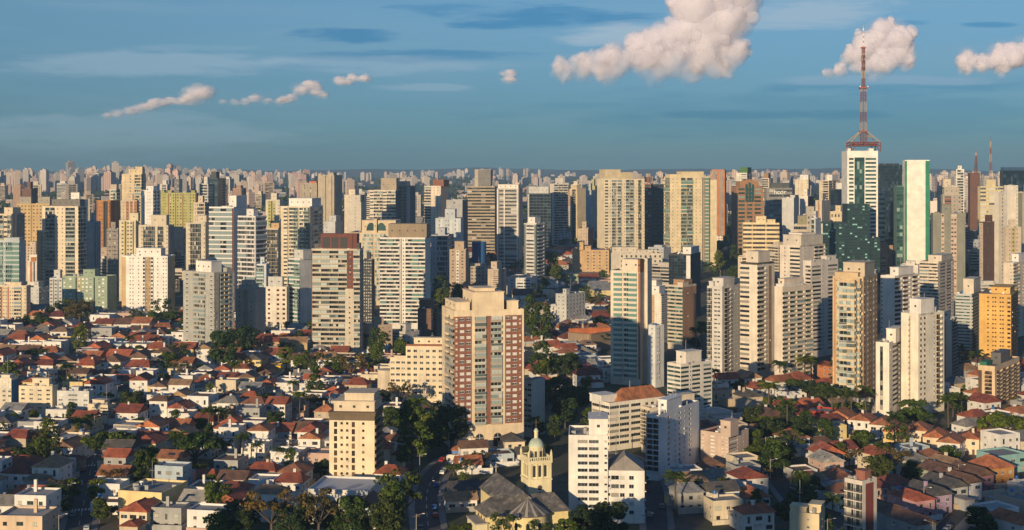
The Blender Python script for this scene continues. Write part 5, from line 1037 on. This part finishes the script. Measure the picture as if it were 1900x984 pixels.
def antenna():
    b = SKY; h = b['h']; e = empty('broadcast_antenna', ((1602-HX)/FPX*b.location.y, b.location.y, b.location.z+h), b.rotation_euler.z)
    tag(e, 'tall red and white lattice antenna rising from the banded skyscraper roof', 'antenna')
    k = 1400/FPX; H_ = lambda y: (280-y)*k
    r = 16.0*.95; rd = 12
    g = G()
    for i in (-1, 1):
        g.bar((-r, i*rd, H_(270)), (r, i*rd, H_(270)), .45); g.bar((-r, i*rd, H_(264)), (r, i*rd, H_(264)), .35); g.bar((i*r, -rd, H_(270)), (i*r, rd, H_(270)), .45); g.bar((i*r, -rd, H_(264)), (i*r, rd, H_(264)), .35)
        for q in range(10): x = -r+2*r*q/9; g.bar((x, i*rd, H_(270)), (x+(1.5 if q < 9 else 0), i*rd, H_(264)), .2)
    g.bar((0, -rd, H_(267)), (0, rd, H_(267)), .5); g.bar((-r, 0, H_(267)), (r, 0, H_(267)), .5)
    fr = g.build('platform_frame', [RUST], e)
    for sx in (-1, 1):
        for sy in (-1, 1):
            q = G(); q.bar((sx*r, sy*rd, -.6), (sx*r, sy*rd, H_(264)), .4); q.bar((sx*r, sy*rd, -.6), (sx*r*.55, sy*rd, H_(266)), .3); q.build('support_post', [RUST], e)
            q = G(); q.bar((sx*r, sy*rd, H_(264)), (sx*2.8, sy*2.8, H_(243)), .42); q.bar((sx*r*.55, sy*rd*.55+sy*1.2, H_(254)), (sx*.2, sy*2, H_(252)), .2); q.build('leg_strut', [OCHP], e)
    lattice('lower_mast', e, 0, 0, H_(264), H_(163), 2.9, 2.5, 16, .17)
    q = G(); q.box(-4, 4, -4, 4, H_(244), H_(242), 0, True); q.build('collar', [REDST], e)
    q = G(); q.box(-4.2, 4.2, -4.2, 4.2, H_(163), H_(160.5), 0, True); q.cyl(-4, -3.5, .7, H_(160.5), H_(158), 1, 8); q.cyl(4, -3.5, .7, H_(160.5), H_(158), 1, 8); q.build('service_platform', [REDST, WHST], e)
    lattice('upper_mast', e, 0, 0, H_(160), H_(87), 1.6, 1.3, 14, .17)
    for y in (126, 103, 112): q = G(); q.cyl(0, 0, 2.1, H_(y+3), H_(y-3), 0, 10); q.build('antenna_panel', [flat('dark_red_panel', (.10, .05, .05))], e)
    q = G(); q.box(-2.4, 2.4, -2.4, 2.4, H_(87), H_(85), 0, True); q.build('service_platform', [REDST], e)
    q = G()
    for i in range(9): za, zb = 87-i*4.7, 87-(i+1)*4.7; q.cyl(0, 0, .62, H_(za), H_(zb), i % 2, 8)
    q.build('top_pole', [flat('ochre_pole', (.42, .30, .16)), WHST], e)
def masts():
    for (px, yb, yt, D, lab) in ((1811, 322, 279, 1995, 'short dark lattice mast on the rust brown box building'), (1838, 338, 254, 2300, 'taller red and white lattice mast beyond the ridge roofs')):
        x = (px-HX)/FPX*D; z0, z1 = CZ+(HY-yb)/FPX*D, CZ+(HY-yt)/FPX*D; e = empty('lattice_mast', (x, D, z0)); tag(e, lab, 'mast')
        lattice('lower_mast', e, 0, 0, -8, (z1-z0)*.62, 2.4, 1.2, 12, .15, [RUST, OCHP] if D > 2000 else [FR['b'], RUST]); lattice('upper_mast', e, 0, 0, (z1-z0)*.62, (z1-z0)*.9, .8, .6, 6, .25); q = G(); q.cyl(0, 0, .35, (z1-z0)*.9, z1-z0, 0, 6); q.build('top_pole', [RUST], e)

# ------------------------------------------------------------------ street things
def cars():
    protos = {}
    def body_mesh(c):
        g = G(); L, Wd = 4.3, 1.75
        prof = [(-L/2, .35), (L/2, .35), (L/2, .75), (L/2-.25, .88), (L/2-1.15, .95), (L/2-1.8, 1.42), (-L/2+.75, 1.45), (-L/2+.1, .98), (-L/2, .8)]
        for s in (-1, 1): g.face([(s*Wd/2*(.84 if z > 1 else 1), y, z) for y, z in prof][::s])
        for a, b in zip(prof, prof[1:]+prof[:1]):
            fa, fb = Wd/2*(.84 if a[1] > 1 else 1), Wd/2*(.84 if b[1] > 1 else 1); g.face([(-fa, a[0], a[1]), (fa, a[0], a[1]), (fb, b[0], b[1]), (-fb, b[0], b[1])])
        return g.mesh('body', [flat('car_paint', c, .3)])
    g = G(); g.face([(-.7, .96, .99), (.7, .96, .99), (.66, .38, 1.39), (-.66, .38, 1.39)]); g.face([(-.66, -1.44, 1.40), (.66, -1.44, 1.40), (.7, -2.02, 1.03), (-.7, -2.02, 1.03)])
    for s in (-1, 1): g.face([(s*.83, .8, .99), (s*.76, .3, 1.38), (s*.76, -1.35, 1.38), (s*.83, -1.8, 1.02)])
    gm = g.mesh('window', [glass('navy')])
    g = G()
    for i in range(12):
        a, b = 6.283*i/12, 6.283*(i+1)/12; g.face([(-.1, .32*math.cos(a), .32*math.sin(a)), (.1, .32*math.cos(a), .32*math.sin(a)), (.1, .32*math.cos(b), .32*math.sin(b)), (-.1, .32*math.cos(b), .32*math.sin(b))])
    for s in (-.1, .1): g.face([(s, .32*math.cos(6.283*i/12), .32*math.sin(6.283*i/12)) for i in range(12)])
    wm = g.mesh('wheel', [flat('tyre', (.02, .02, .02))])
    CC = {'white': (.75, .75, .74), 'silver': (.45, .46, .47), 'black': (.02, .02, .022), 'red': (.38, .03, .02), 'grey': (.16, .165, .17), 'blue': (.03, .10, .3)}
    r = random.Random(9)
    def car(x, y, rz, cn, where):
        if cn not in protos: protos[cn] = body_mesh(CC[cn])
        e = empty('parked_car', (x, y, gz(x, y)+.04), rz); link('body', protos[cn], e); link('window', gm, e)
        for sx in (-1, 1):
            for sy in (-1.35, 1.35): link('wheel', wm, e, (sx*.8, sy, .32))
        later(e, f'{cn} car {where}', '', 'car', 'cars along the streets', Vector((x, y, 0)))
    for (q, nrm), where, wd, step, prob in ((RA, 'on the wide avenue', 12, 1, .6), (RL, 'on the steep street', 8, 1, .5), (RC, 'on the shaded street', 8, 1, .5), (RM, 'on the hillside avenue', 9, 1, .75), (RS, 'in the shaded lane', 7, 2, .5)):
        for i in range(1, len(q)-1, step):
            if r.random() > prob: continue
            s = r.choice((-1, 1)); p = q[i]+nrm[i]*s*(wd/2-1.3); car(p.x, p.y, math.atan2(nrm[i].y, nrm[i].x)+(0 if s > 0 else math.pi), r.choice(list(CC)), where)
def poles():
    gp = G(); gp.cyl(0, 0, .16, -1, 9.5, 0, 8, .11); pm = gp.mesh('pole', [CONC])
    ga = G(); ga.bar((-1.1, 0, 8.7), (1.1, 0, 8.7), .07); [ga.cyl(x, 0, .06, 8.75, 9.0, 0, 6) for x in (-1, -.4, .4, 1)]; am = ga.mesh('crossarm', [FR['b']])
    gl_ = G(); gl_.bar((0, 0, 9.0), (2.1, 0, 9.6), .05); lm = gl_.mesh('lamp_arm', [METAL]); g = G(); g.box(1.9, 2.6, -.15, .15, 9.5, 9.68, 0, True); hm = g.mesh('lamp_head', [WHST])
    r = random.Random(4); P = []
    for (q, nrm), wd, where in ((RA, 12, 'on the avenue pavement'), (RL, 8, 'on the steep street'), (RC, 8, 'on the shaded street'), (RM, 9, 'on the hillside avenue'), (RS, 7, 'by the shaded lane'), (RX, 7, 'on the tree lane')):
        last = None
        for i in range(len(q)):
            if last is not None and (q[i]-last).length < 40: continue
            last = q[i]; s = 1 if len(P) % 3 else -1; p = q[i]+nrm[i]*s*(wd/2+.6); e = empty('utility_pole', (p.x, p.y, gz(p.x, p.y))); e.rotation_euler.z = math.atan2(-s*nrm[i].y, -s*nrm[i].x)
            link('pole', pm, e); link('crossarm', am, e); link('lamp_arm', lm, e); link('lamp_head', hm, e)
            later(e, f'concrete lamp pole {where}', '', 'utility pole', 'utility poles along the streets', Vector((p.x, p.y, 0))); P.append(p)
def walls():
    def wall(pts, h, c, label, t=.3, kind='boundary_wall'):
        g = G(); P = [at(*p) for p in pts]; cen = P[0]
        for A, B in zip(P, P[1:]):
            d = (B-A).normalized(); n = Vector((-d.y, d.x, 0))*t/2
            a = [A-n, B-n, B+n, A+n]; pts2 = [(v.x-cen.x, v.y-cen.y) for v in a]; g.prism(pts2, -1, h)
            g.prism([(v.x-cen.x, v.y-cen.y) for v in (A-n*1.6, B-n*1.6, B+n*1.6, A+n*1.6)], h, h+.12)
        o = g.build(kind, [plaster(c, .5)], None, cen); tag(o, label, 'wall')
    wall([(1322, 712), (1400, 724), (1437, 727)], 3, (.66, .6, .54), 'long white retaining wall below the tower with the square roof box')
    wall([(1418, 742), (1475, 756)], 3.2, (.7, .65, .58), 'short white retaining wall below the two palms')
    wall([(1508, 716), (1545, 738)], 4, (.7, .62, .52), 'pale garden wall between the green banded and bay balcony towers')
    wall([(1585, 772), (1626, 766)], 3, (.55, .5, .46), 'grey street wall below the cream podium of curved balconies')
    wall([(1055, 648), (1095, 652), (1134, 646)], 11, (.30, .22, .15), 'tall brown excavation wall with orange netting above', 1.2, 'retaining_wall')
    wall([(1055, 645), (1134, 643)], 12.4, (.48, .14, .05), 'strip of orange safety netting along the excavation edge', .3, 'safety_netting')
    wall([(481, 908), (536, 908)], 6, (.34, .31, .28), 'bare grey concrete wall left of the dark-corniced cream block', .5)
    wall([(880, 838), (1000, 846)], 2.4, (.6, .56, .5), 'low cream street wall at the brick tower base')
    g = G(); p = at(716, 744); g.cyl(0, 0, 4.2, -1, 15.5, 0, 20); g.cyl(0, 0, 4.4, 15.5, 15.9, 0, 20); e = g.build('water_tower', [plaster((.66, .56, .42))], None, p); tag(e, 'round cream water tower at the left foot of the cream eight-storey block', 'water tower'); EXCL.append((p.x, p.y, 0, 4.5, 4.5))
    p = Vector(((889-HX)/FPX*1480, 1480, 0)); p.z = gz(p.x, p.y); g = G(); g.cyl(0, 0, 8, -1, CZ+(HY-449)/FPX*1480-p.z, 0, 24); o = g.build('storage_tank', [flat('blue_tank', (.03, .12, .3), .5)], None, p); tag(o, 'round blue storage tank at the foot of the dark banded office tower', 'tank')
    h = [(1330, 728), (1350, 733), (1375, 736), (1400, 740), (1425, 744)]
    for i, q in enumerate(h):
        p = at(*q); r = random.Random(i); me = leaf_mesh([(Vector((k*1.1-3.3, 0, 1.1)), 1.2) for k in range(7)], 90, .25, r, GRN); o = link('hedge', me, None, p, -.4); later(o, 'clipped dark green hedge', '', 'hedge', 'hedges below the towers', p)
def sign():
    c = bpy.data.curves.new('lettering', 'FONT'); c.body = 'hcor'; c.size = 9; c.extrude = .3
    b = [o for o in COL.objects if o.get('label', '').startswith('hospital building')][0]
    o = bpy.data.objects.new('lettering', c); COL.objects.link(o); o.data.materials.append(flat('white_letters', (.85, .83, .8), .5)); o.parent = b
    d, w_, h = b['d'], b['w'], b['h']; o.location = (w_/2+.4, -d/2+d*.28, h-8.2); o.rotation_euler = (R_(90), 0, R_(90)); bpy.context.view_layer.update()
    me = bpy.data.meshes.new_from_object(o); me.materials.clear(); me.materials.append(flat('white_letters', (.85, .83, .8), .5)); bpy.data.objects.remove(o); link('lettering', me, b, (w_/2+.4, -d/2+d*.28, h-8.2)).rotation_euler = (R_(90), 0, R_(90))
    b = [o for o in COL.objects if o.get('label', '').startswith('orange-brown office')][0]; d, w_, h = b['d'], b['w'], b['h']
    g = G(); n = 16; R = d*.36                          # the arched top with dark teal glass
    arc = [(R*math.cos(math.pi*i/n), 9*math.sin(math.pi*i/n)) for i in range(n+1)]
    for (a, za), (c2, zc) in zip(arc, arc[1:]): g.face([(w_/2+.05, a, h+za), (w_/2+.05, c2, h+zc), (w_/2-8, c2, h+zc), (w_/2-8, a, h+za)])
    g.face([(w_/2+.05, a, h+z) for a, z in arc]); g.build('arched_crown', [plaster((.38, .21, .11))], b)
    for i in (-1, 0, 1):
        g = G(); g.box(w_/2+.02, w_/2+.5, i*4-1.5, i*4+1.5, h-18, h+5-abs(i)*2, 0); g.build('window', [glass('teal')], b)
    b = [o for o in COL.objects if o.get('label', '').startswith('brown framed tower')][0]; d, w_, h = b['d'], b['w'], b['h']; x0, x1, yy = -w_/2+w_*.18, -w_/2+w_*.93, -d/2+d*.12
    for i in range(3):
        g = G(); a = x0+(x1-x0)*(.06+.24*i); g.box(a, a+(x1-x0)*.19, yy-.1, yy+.05, h+.6, h+7.2, 0); g.build('crown_opening', [DARK], b)
    g = G(); g.box(x0+(x1-x0)*.80, x0+(x1-x0)*.88, yy-.35, yy, h-60, h+9, 0); g.build('corner_fin', [plaster((.17, .06, .045))], b)
    b = RB; d, w_, h = b['d'], b['w'], b['h']; g = G(); pitched(g, -w_/2+3, w_/2-1, -d/2+d*.24, d/2-1, h-.2, 4.6, 'hipped', .8, .3); g.build('hipped_roof', [tiles((.44, .18, .08)), CONC], b)
    b = WL; d, w_, h = b['d'], b['w'], b['h']; k = 440/FPX; z = h-(874-808)*k; g = G(); pitched(g, w_*.5, w_*1.40, -d*.40, d*.42, z+.1, 4.2, 'hipped', .3, .3); g.build('gabled_roof', [plaster((.30, .27, .24), .6), CONC], b)
    b = BT; d, w_, h = b['d'], b['w'], b['h']
    for v in (.36, .62):
        g = G(); y = -d/2+d*v; pts = [(-1.9, .3), (1.9, .3), (1.9, 5), (1.3, 6.3), (0, 6.9), (-1.3, 6.3), (-1.9, 5)]; g.face([(w_/2+.06, y+u, z) for u, z in pts], 0); g.box(w_/2+.07, w_/2+.12, y-.06, y+.06, .3, 6.9, 1); g.box(w_/2+.07, w_/2+.12, y-1.9, y+1.9, 4.9, 5.05, 1); g.build('arched_window', [glass('dark'), FR['w']], b)
    b = [o for o in COL.objects if o.get('label', '').startswith('cream tower with two green-glass')][0]; d, w_, h = b['d'], b['w'], b['h']
    for u in (.44, .64):
        g = G(); x = -w_/2+w_*u; g.face([(x+4.2*math.cos(math.pi*i/14), -d/2+d*.1-.06, h+1.5+7*math.sin(math.pi*i/14)) for i in range(15)]); g.build('arched_window', [glass('teal')], b)

# ------------------------------------------------------------------ the city between and beyond
def infill():
    r = random.Random(31); n = 0
    cols = [((.62, .54, .43), 'beige'), ((.70, .66, .60), 'white'), ((.68, .57, .42), 'cream'), ((.50, .45, .40), 'greyish'), ((.44, .46, .48), 'bluish grey'), ((.40, .26, .18), 'brown'), ((.72, .62, .48), 'pale cream'), ((.56, .44, .33), 'tan')]
    pats = ['.n.n.', 'bb', 'wwww', 'rrr', 'nbn', 'n.kk.', '.gg.', 'wbw']; pn = {'bb': 'stacked balconies', 'rrr': 'window bands', '.gg.': 'glass balconies'}
    for (cnt, d0, d1, hlo, hhi, ymin, ymax) in ((105, 1180, 1950, 12, 38, 400, 520), (44, 1850, 2700, 35, 75, 334, 375), (26, 2600, 3600, 35, 75, 326, 350)):
        k = 0
        for _ in range(cnt*14):
            if k >= cnt: break
            D = r.uniform(d0, d1); px = r.uniform(-110, 2010); x = (px-HX)/FPX*D; w, d = r.uniform(13, 24), r.uniform(12, 20)
            if inside_b(x, D, 12): continue
            z = gz(x, D); h = r.uniform(hlo, hhi); yt = HY+(CZ-z-h)*FPX/D
            if yt < ymin: yt = ymin+r.uniform(0, 12)
            if d0 < 1300 and (1000 < px < 1100 or 1300 < px < 1380) and D > 1250: continue
            (c, cn) = r.choice(cols); p = r.choice(pats); th = r.choice((5, 10, 20, 35, 60, 75)); pw = w*FPX/D
            kind = 'apartment_block' if d0 < 1300 else 'apartment_tower'
            o = T(kind, '', px-pw*.5, px+pw*.5 if th < 45 else px-pw*.3, px+pw*.6, yt, -D, th, p, r.choice(pats), c, w=w if th < 45 else d, d=d if th < 45 else w, lod=2, pent=[(.3, .8, .2, .7, r.uniform(3, 7))])
            later(o, f'{"low" if h < 22 and d0 < 1300 else "distant"} {cn} {"block" if kind == "apartment_block" else "tower"} with {pn.get(p, "small windows")}', '', kind.replace('_', ' '), 'towers of the far districts' if d0 > 1300 else 'mid-slope blocks', Vector((x, D, z+h*.5))); k += 1
    # low roofs of the mid districts and far woods, past what one could count
def far_city():
    r = random.Random(77); gs = [G() for _ in range(7)]
    cc = [(.62, .50, .42), (.70, .62, .55), (.55, .44, .38), (.66, .58, .50), (.42, .42, .43), (.60, .42, .36), (.5, .47, .44)]
    def blk(x, y, w, d, h, gi, rot):
        g = gs[gi]; z = gz(x, y); c, s = math.cos(rot), math.sin(rot); P = [(x+a*c-b*s, y+a*s+b*c) for a, b in ((-w/2, -d/2), (w/2, -d/2), (w/2, d/2), (-w/2, d/2))]
        n = max(1, int(h/7)) if y < 7000 else 1
        b0 = len(g.v); g.v += [(*p, z-4) for p in P]+[(*p, z+h) for p in P]
        for i in range(4): g.f.append([b0+i, b0+(i+1) % 4, b0+4+(i+1) % 4, b0+4+i]); g.m.append(0)
        g.f.append([b0+4, b0+5, b0+6, b0+7]); g.m.append(1)
        if h > 25:
            Q = [(x+a*c-b*s, y+a*s+b*c) for a, b in ((-w*.25, -d*.25), (w*.25, -d*.25), (w*.25, d*.25), (-w*.25, d*.25))]; b0 = len(g.v); g.v += [(*p, z+h) for p in Q]+[(*p, z+h+r.uniform(3, 7)) for p in Q]
            for i in range(4): g.f.append([b0+i, b0+(i+1) % 4, b0+4+(i+1) % 4, b0+4+i]); g.m.append(0)
            g.f.append([b0+4, b0+5, b0+6, b0+7]); g.m.append(1)
    def estate(px, D, n, sp, hm, hv):
        gi, rot, w, d = r.randrange(7), r.choice((.1, .5, -.3, .8)), r.uniform(13, 24), r.uniform(13, 20); cap = r.uniform(-8, 11 if px < 420 else 7); x0 = (px-HX)/FPX*D
        for _ in range(n):
            x, y = x0+r.gauss(0, sp), D+r.gauss(0, sp*1.6); h = max(14, r.gauss(hm, hv)); h = min(h, CZ-gz(x, y)+cap*y/FPX+r.gauss(0, 9))
            if h > 8: blk(x, y, w*r.uniform(.85, 1.2), d*r.uniform(.85, 1.2), h, gi if r.random() < .7 else r.randrange(7), rot)
    for _ in range(40): estate(r.uniform(-120, 430), r.uniform(3600, 6500), r.randrange(6, 18), r.uniform(60, 160), r.uniform(35, 85), 18)
    for _ in range(34): estate(r.uniform(180, 2040), r.uniform(6200, 9600), r.randrange(5, 15), r.uniform(40, 150), r.uniform(45, 75), 5)
    for _ in range(40): estate(r.uniform(300, 2040), r.uniform(3000, 5600), r.randrange(3, 9), r.uniform(40, 120), r.uniform(30, 60), 12)
    for _ in range(30): estate(r.uniform(1300, 2040), r.uniform(2700, 4500), r.randrange(4, 9), r.uniform(50, 120), r.uniform(40, 62), 10)
    for _ in range(1100):
        D = 1500*((7000/1500)**r.random()); px = r.uniform(-150, 2050); x = (px-HX)/FPX*D
        if D < 2800 and inside_b(x, D, 8): continue
        blk(x, D, r.uniform(9, 24), r.uniform(9, 20), r.uniform(4, 15), r.choice((0, 1, 2, 3, 4, 5, 6)), r.choice((.1, .5, -.3)))
    for g, c in zip(gs, cc):
        def fn(t, c=c):
            tc = t.n('ShaderNodeTexCoord'); mp = t.n('ShaderNodeMapping', {'Vector': (tc, 'Object'), 'Scale': (.22, .22, .30)}); s = t.n('ShaderNodeSeparateXYZ', {0: mp}); gn = t.n('ShaderNodeNewGeometry'); sn = t.n('ShaderNodeSeparateXYZ', {0: (gn, 'Normal')})
            fr = lambda o: t.math('FRACT', (s, o)); a = t.math('GREATER_THAN', fr('Z'), .55)
            u = t.math('GREATER_THAN', t.math('FRACT', t.math('ADD', (s, 'X'), (s, 'Y'))), .42); wall_ = t.math('LESS_THAN', t.math('ABSOLUTE', (sn, 'Z')), .5); m = t.math('MULTIPLY', t.math('MULTIPLY', a, u), wall_)
            col = t.mix(1.0, (*c, 1), t.ramp((gn, 'Random Per Island'), [(0, (.7, .7, .72)), (1, (1.15, 1.12, 1.08))]), 'MULTIPLY')
            out(t, bsdf(t, t.mix(t.math('MULTIPLY', m, .75), col, (.05, .055, .06)), .8))
        o = g.build('distant_city', [mat(('far_facade', c), fn), plaster((.3, .2, .16), .4)]); o['kind'] = 'stuff'
    # far woods: leaf clumps between the blocks
    me_ = []; vs, fs = [], []
    for _ in range(5200):
        D = 1450*((8500/1450)**r.random()); px = r.uniform(-150, 2050); x = (px-HX)/FPX*D
        if noise.noise(Vector((x/260, D/260, 1))) < -.2 or inside_b(x, D, 2): continue
        z = gz(x, D); R = r.uniform(4, 8)*(1+D/5000)
        for _ in range(16):
            dd = Vector((r.gauss(0, 1), r.gauss(0, 1), abs(r.gauss(.3, 1)))).normalized(); raw_leaf(vs, fs, Vector((x, D, z+R*.3))+dd*R*r.uniform(.6, 1), (dd+Vector((r.gauss(0, .3), r.gauss(0, .3), .3))).normalized(), R*.42, r)
    me = bpy.data.meshes.new('woodland'); me.from_pydata(vs, [], fs); me.materials.append(leaf(GRN)); o = link('woodland', me); o['kind'] = 'stuff'

# ------------------------------------------------------------------ cumulus clouds, far beyond the haze, and the haze itself
def clouds():
    def fn(t, kk=1.0):
        lw = t.n('ShaderNodeLayerWeight', {'Blend': .5}); tc = t.n('ShaderNodeTexCoord'); s = t.n('ShaderNodeSeparateXYZ', {0: (tc, 'Generated')}); gn = t.n('ShaderNodeNewGeometry')
        nz = t.n('ShaderNodeTexNoise', {'Vector': (tc, 'Object'), 'Scale': .004, 'Detail': 6.0, 'Roughness': .62})
        edge = t.ramp(t.math('ADD', (lw, 'Facing'), t.math('MULTIPLY', t.math('SUBTRACT', nz, .5), .5)), [(.08, (1, 1, 1)), (.92, (0, 0, 0))], 'EASE')
        low = t.ramp(t.math('ADD', (s, 'Z'), t.math('MULTIPLY', t.math('SUBTRACT', nz, .5), .6)), [(.0, (.0, .0, .0)), (.55, (.62, .62, .62)), (1, (.85, .85, .85))])
        front = t.math('SUBTRACT', 1.0, (gn, 'Backfacing'))
        al = t.math('MULTIPLY', t.math('MULTIPLY', t.math('MULTIPLY', edge, low), kk), front)
        d = t.n('ShaderNodeBsdfDiffuse', {'Color': (.70, .67, .77, 1)}); tl = t.n('ShaderNodeBsdfTranslucent', {'Color': (.66, .66, .82, 1)})
        m = t.n('ShaderNodeMixShader', {0: .40, 1: d, 2: tl}); tr = t.n('ShaderNodeBsdfTransparent')
        out(t, t.n('ShaderNodeMixShader', {0: al, 1: tr, 2: m}))
    cm = mat(('cloud_vapour',), fn)
    cm2 = mat(('thin_cloud_vapour',), lambda t: fn(t, .32))
    cm3 = mat(('cloud_edge_vapour',), lambda t: fn(t, .2))
    tx = bpy.data.textures.new('billow', 'CLOUDS'); tx.noise_scale = 420; tx.noise_depth = 3
    tx2 = bpy.data.textures.new('billow_fine', 'CLOUDS'); tx2.noise_scale = 90; tx2.noise_depth = 3
    def cloud(lobes, D, label, seed, vox=38):
        r = random.Random(seed); vs, fs = [], []; k = D/FPX
        sph = []; halo = []
        for (px, py, rr) in lobes:
            c = Vector(((px-HX)*k, 0, CZ+(HY-py)*k)); R = rr*k*1.08; sph.append((c, R)); halo.append((c+Vector((r.gauss(0, .3)*R, 0, r.gauss(0, .2)*R)), R*r.uniform(1.15, 1.5)))
            for _ in range(16):
                a = Vector((r.gauss(0, 1), r.gauss(-.5, .6), r.gauss(.25, .9))).normalized(); s1 = R*r.uniform(.35, .75); c1 = c+a*R*r.uniform(.45, .85); sph.append((c1, s1))
                for _ in range(r.choice((0, 0, 1))):
                    a2 = (a+Vector((r.gauss(0, .8), r.gauss(-.3, .6), r.gauss(.2, .8)))).normalized(); sph.append((c1+a2*s1*.85, s1*r.uniform(.35, .6)))
        nh = len(sph); ex, ez = (1, 1) if vox > 25 else (1.7, .8)
        for c, R in sph+halo:
            b0 = len(vs); n, m = 26, 16
            for i in range(m+1):
                for j in range(n): th, ph = math.pi*i/m, 2*math.pi*j/n; vs.append((c.x+ex*R*math.sin(th)*math.cos(ph), c.y+R*math.sin(th)*math.sin(ph), c.z+ez*R*math.cos(th)))
            for i in range(m):
                for j in range(n): fs.append((b0+i*n+j, b0+(i+1)*n+j, b0+(i+1)*n+(j+1) % n, b0+i*n+(j+1) % n))
        me = bpy.data.meshes.new('cumulus_cloud'); me.from_pydata(vs, [], fs); me.materials.append(cm if vox > 25 else cm2); me.materials.append(cm3); me.update(); me.polygons.foreach_set('material_index', [0]*(nh*n*m)+[1]*(len(fs)-nh*n*m))
        me.polygons.foreach_set('use_smooth', [True]*len(me.polygons))
        o = link('cumulus_cloud', me, None, (0, D, 0)); tag(o, label, 'cloud', None, 'thing')
        m = o.modifiers.new('billow', 'DISPLACE'); m.texture = tx; m.strength = 95*min(1, vox/38); m.mid_level = .5; m.texture_coords = 'GLOBAL'
        m = o.modifiers.new('fine', 'DISPLACE'); m.texture = tx2; m.strength = 60*min(1, vox/38); m.mid_level = .5; m.texture_coords = 'GLOBAL'
    cloud([(1045, 132, 20), (1075, 125, 24), (1110, 118, 26), (1150, 115, 28), (1190, 100, 32), (1215, 85, 34), (1255, 70, 36), (1295, 60, 44), (1340, 50, 46), (1310, 15, 50), (1265, 5, 30), (1350, -5, 42), (1300, -30, 50), (1260, 112, 34), (1310, 110, 38), (1355, 100, 30), (1130, 140, 24), (1210, 128, 28), (1285, 135, 22), (1345, 128, 16)], 25000, 'huge pinkish white cumulus tower left of the antenna', 1)
    cloud([(1585, 100, 20), (1610, 85, 28), (1640, 75, 30), (1672, 72, 24), (1640, 110, 30), (1675, 108, 22), (1600, 122, 18), (1560, 132, 12), (1535, 138, 9)], 25000, 'bright white cumulus head directly behind the antenna mast', 2)
    cloud([(1795, 115, 18), (1820, 122, 16), (1850, 112, 20), (1880, 105, 24), (1910, 100, 24), (1790, 128, 12), (1860, 130, 14)], 25000, 'flat pinkish cumulus bank right of the antenna near the frame edge', 3, 30)
    cloud([(365, 178, 16), (380, 172, 12), (350, 186, 11), (318, 188, 8), (290, 194, 11), (265, 202, 10), (240, 208, 9), (200, 216, 7), (335, 188, 8), (305, 192, 8), (278, 199, 8), (252, 205, 8), (220, 212, 8)], 27000, 'small hazy chain of cumulus puffs above the western city', 4, 16)
    cloud([(575, 162, 13), (560, 170, 9), (540, 184, 9), (590, 172, 9), (520, 190, 8), (475, 184, 9), (455, 190, 7), (600, 178, 6), (498, 188, 7), (530, 186, 8), (415, 190, 6), (436, 190, 7)], 27000, 'little puffy cloud pair east of the hazy chain', 5, 16)
    cloud([(635, 151, 9), (655, 147, 8), (675, 147, 8), (645, 155, 7)], 27000, 'tiny flat sunlit cloud wisp at the top of the puffy pair', 6, 14)
    cloud([(945, 138, 9), (948, 150, 8), (940, 148, 6)], 27000, 'single small faint cloud puff left of the huge cumulus', 7, 14)
def haze():
    g = G(); g.box(-6800, 6800, -950, 13200, -9, 320, 0, True)
    def fn(t): t.n('ShaderNodeOutputMaterial', {'Volume': t.n('ShaderNodeVolumePrincipled', {'Color': (.45, .71, 1.0, 1), 'Density': HAZE, 'Anisotropy': .1})})
    o = g.build('haze', [mat(('haze_air',), fn)]); o['kind'] = 'stuff'
HAZE = 8e-5
def shade_casters():  # unseen tower row, added to throw shade over the foreground
    d = Vector((math.sin(R_(SUN_AZ)), math.cos(R_(SUN_AZ)), 0)); p = Vector((d.y, -d.x, 0))
    for i, (k, w_, hh) in enumerate(((-134, 24, 96), (-98, 26, 106), (-62, 26, 99), (-28, 26, 109), (8, 26, 102), (44, 28, 106), (-356, 26, 96), (-252, 10, 94))):
        q = d*-100+p*k; o = T(A, 'plain tower added behind the viewpoint to cast shade, %s of a row out of view' % ORD[i], 900, 950, 960, 0, -200, 10, '.n.', '.n.', (.6, .55, .48), w=w_, d=14, zt=hh, lod=2, pent=[])
        o.location = (q.x, q.y, gz(q.x, q.y)); EXCL.pop()
church(); antenna(); shade_casters(); masts(); cars(); poles(); walls(); sign(); plant_zones(); NH = scatter_houses(); infill(); far_city(); clouds(); haze(); resolve()
print('HOUSES', NH, 'TREES', len(TREES), 'OBJECTS', len(COL.objects))
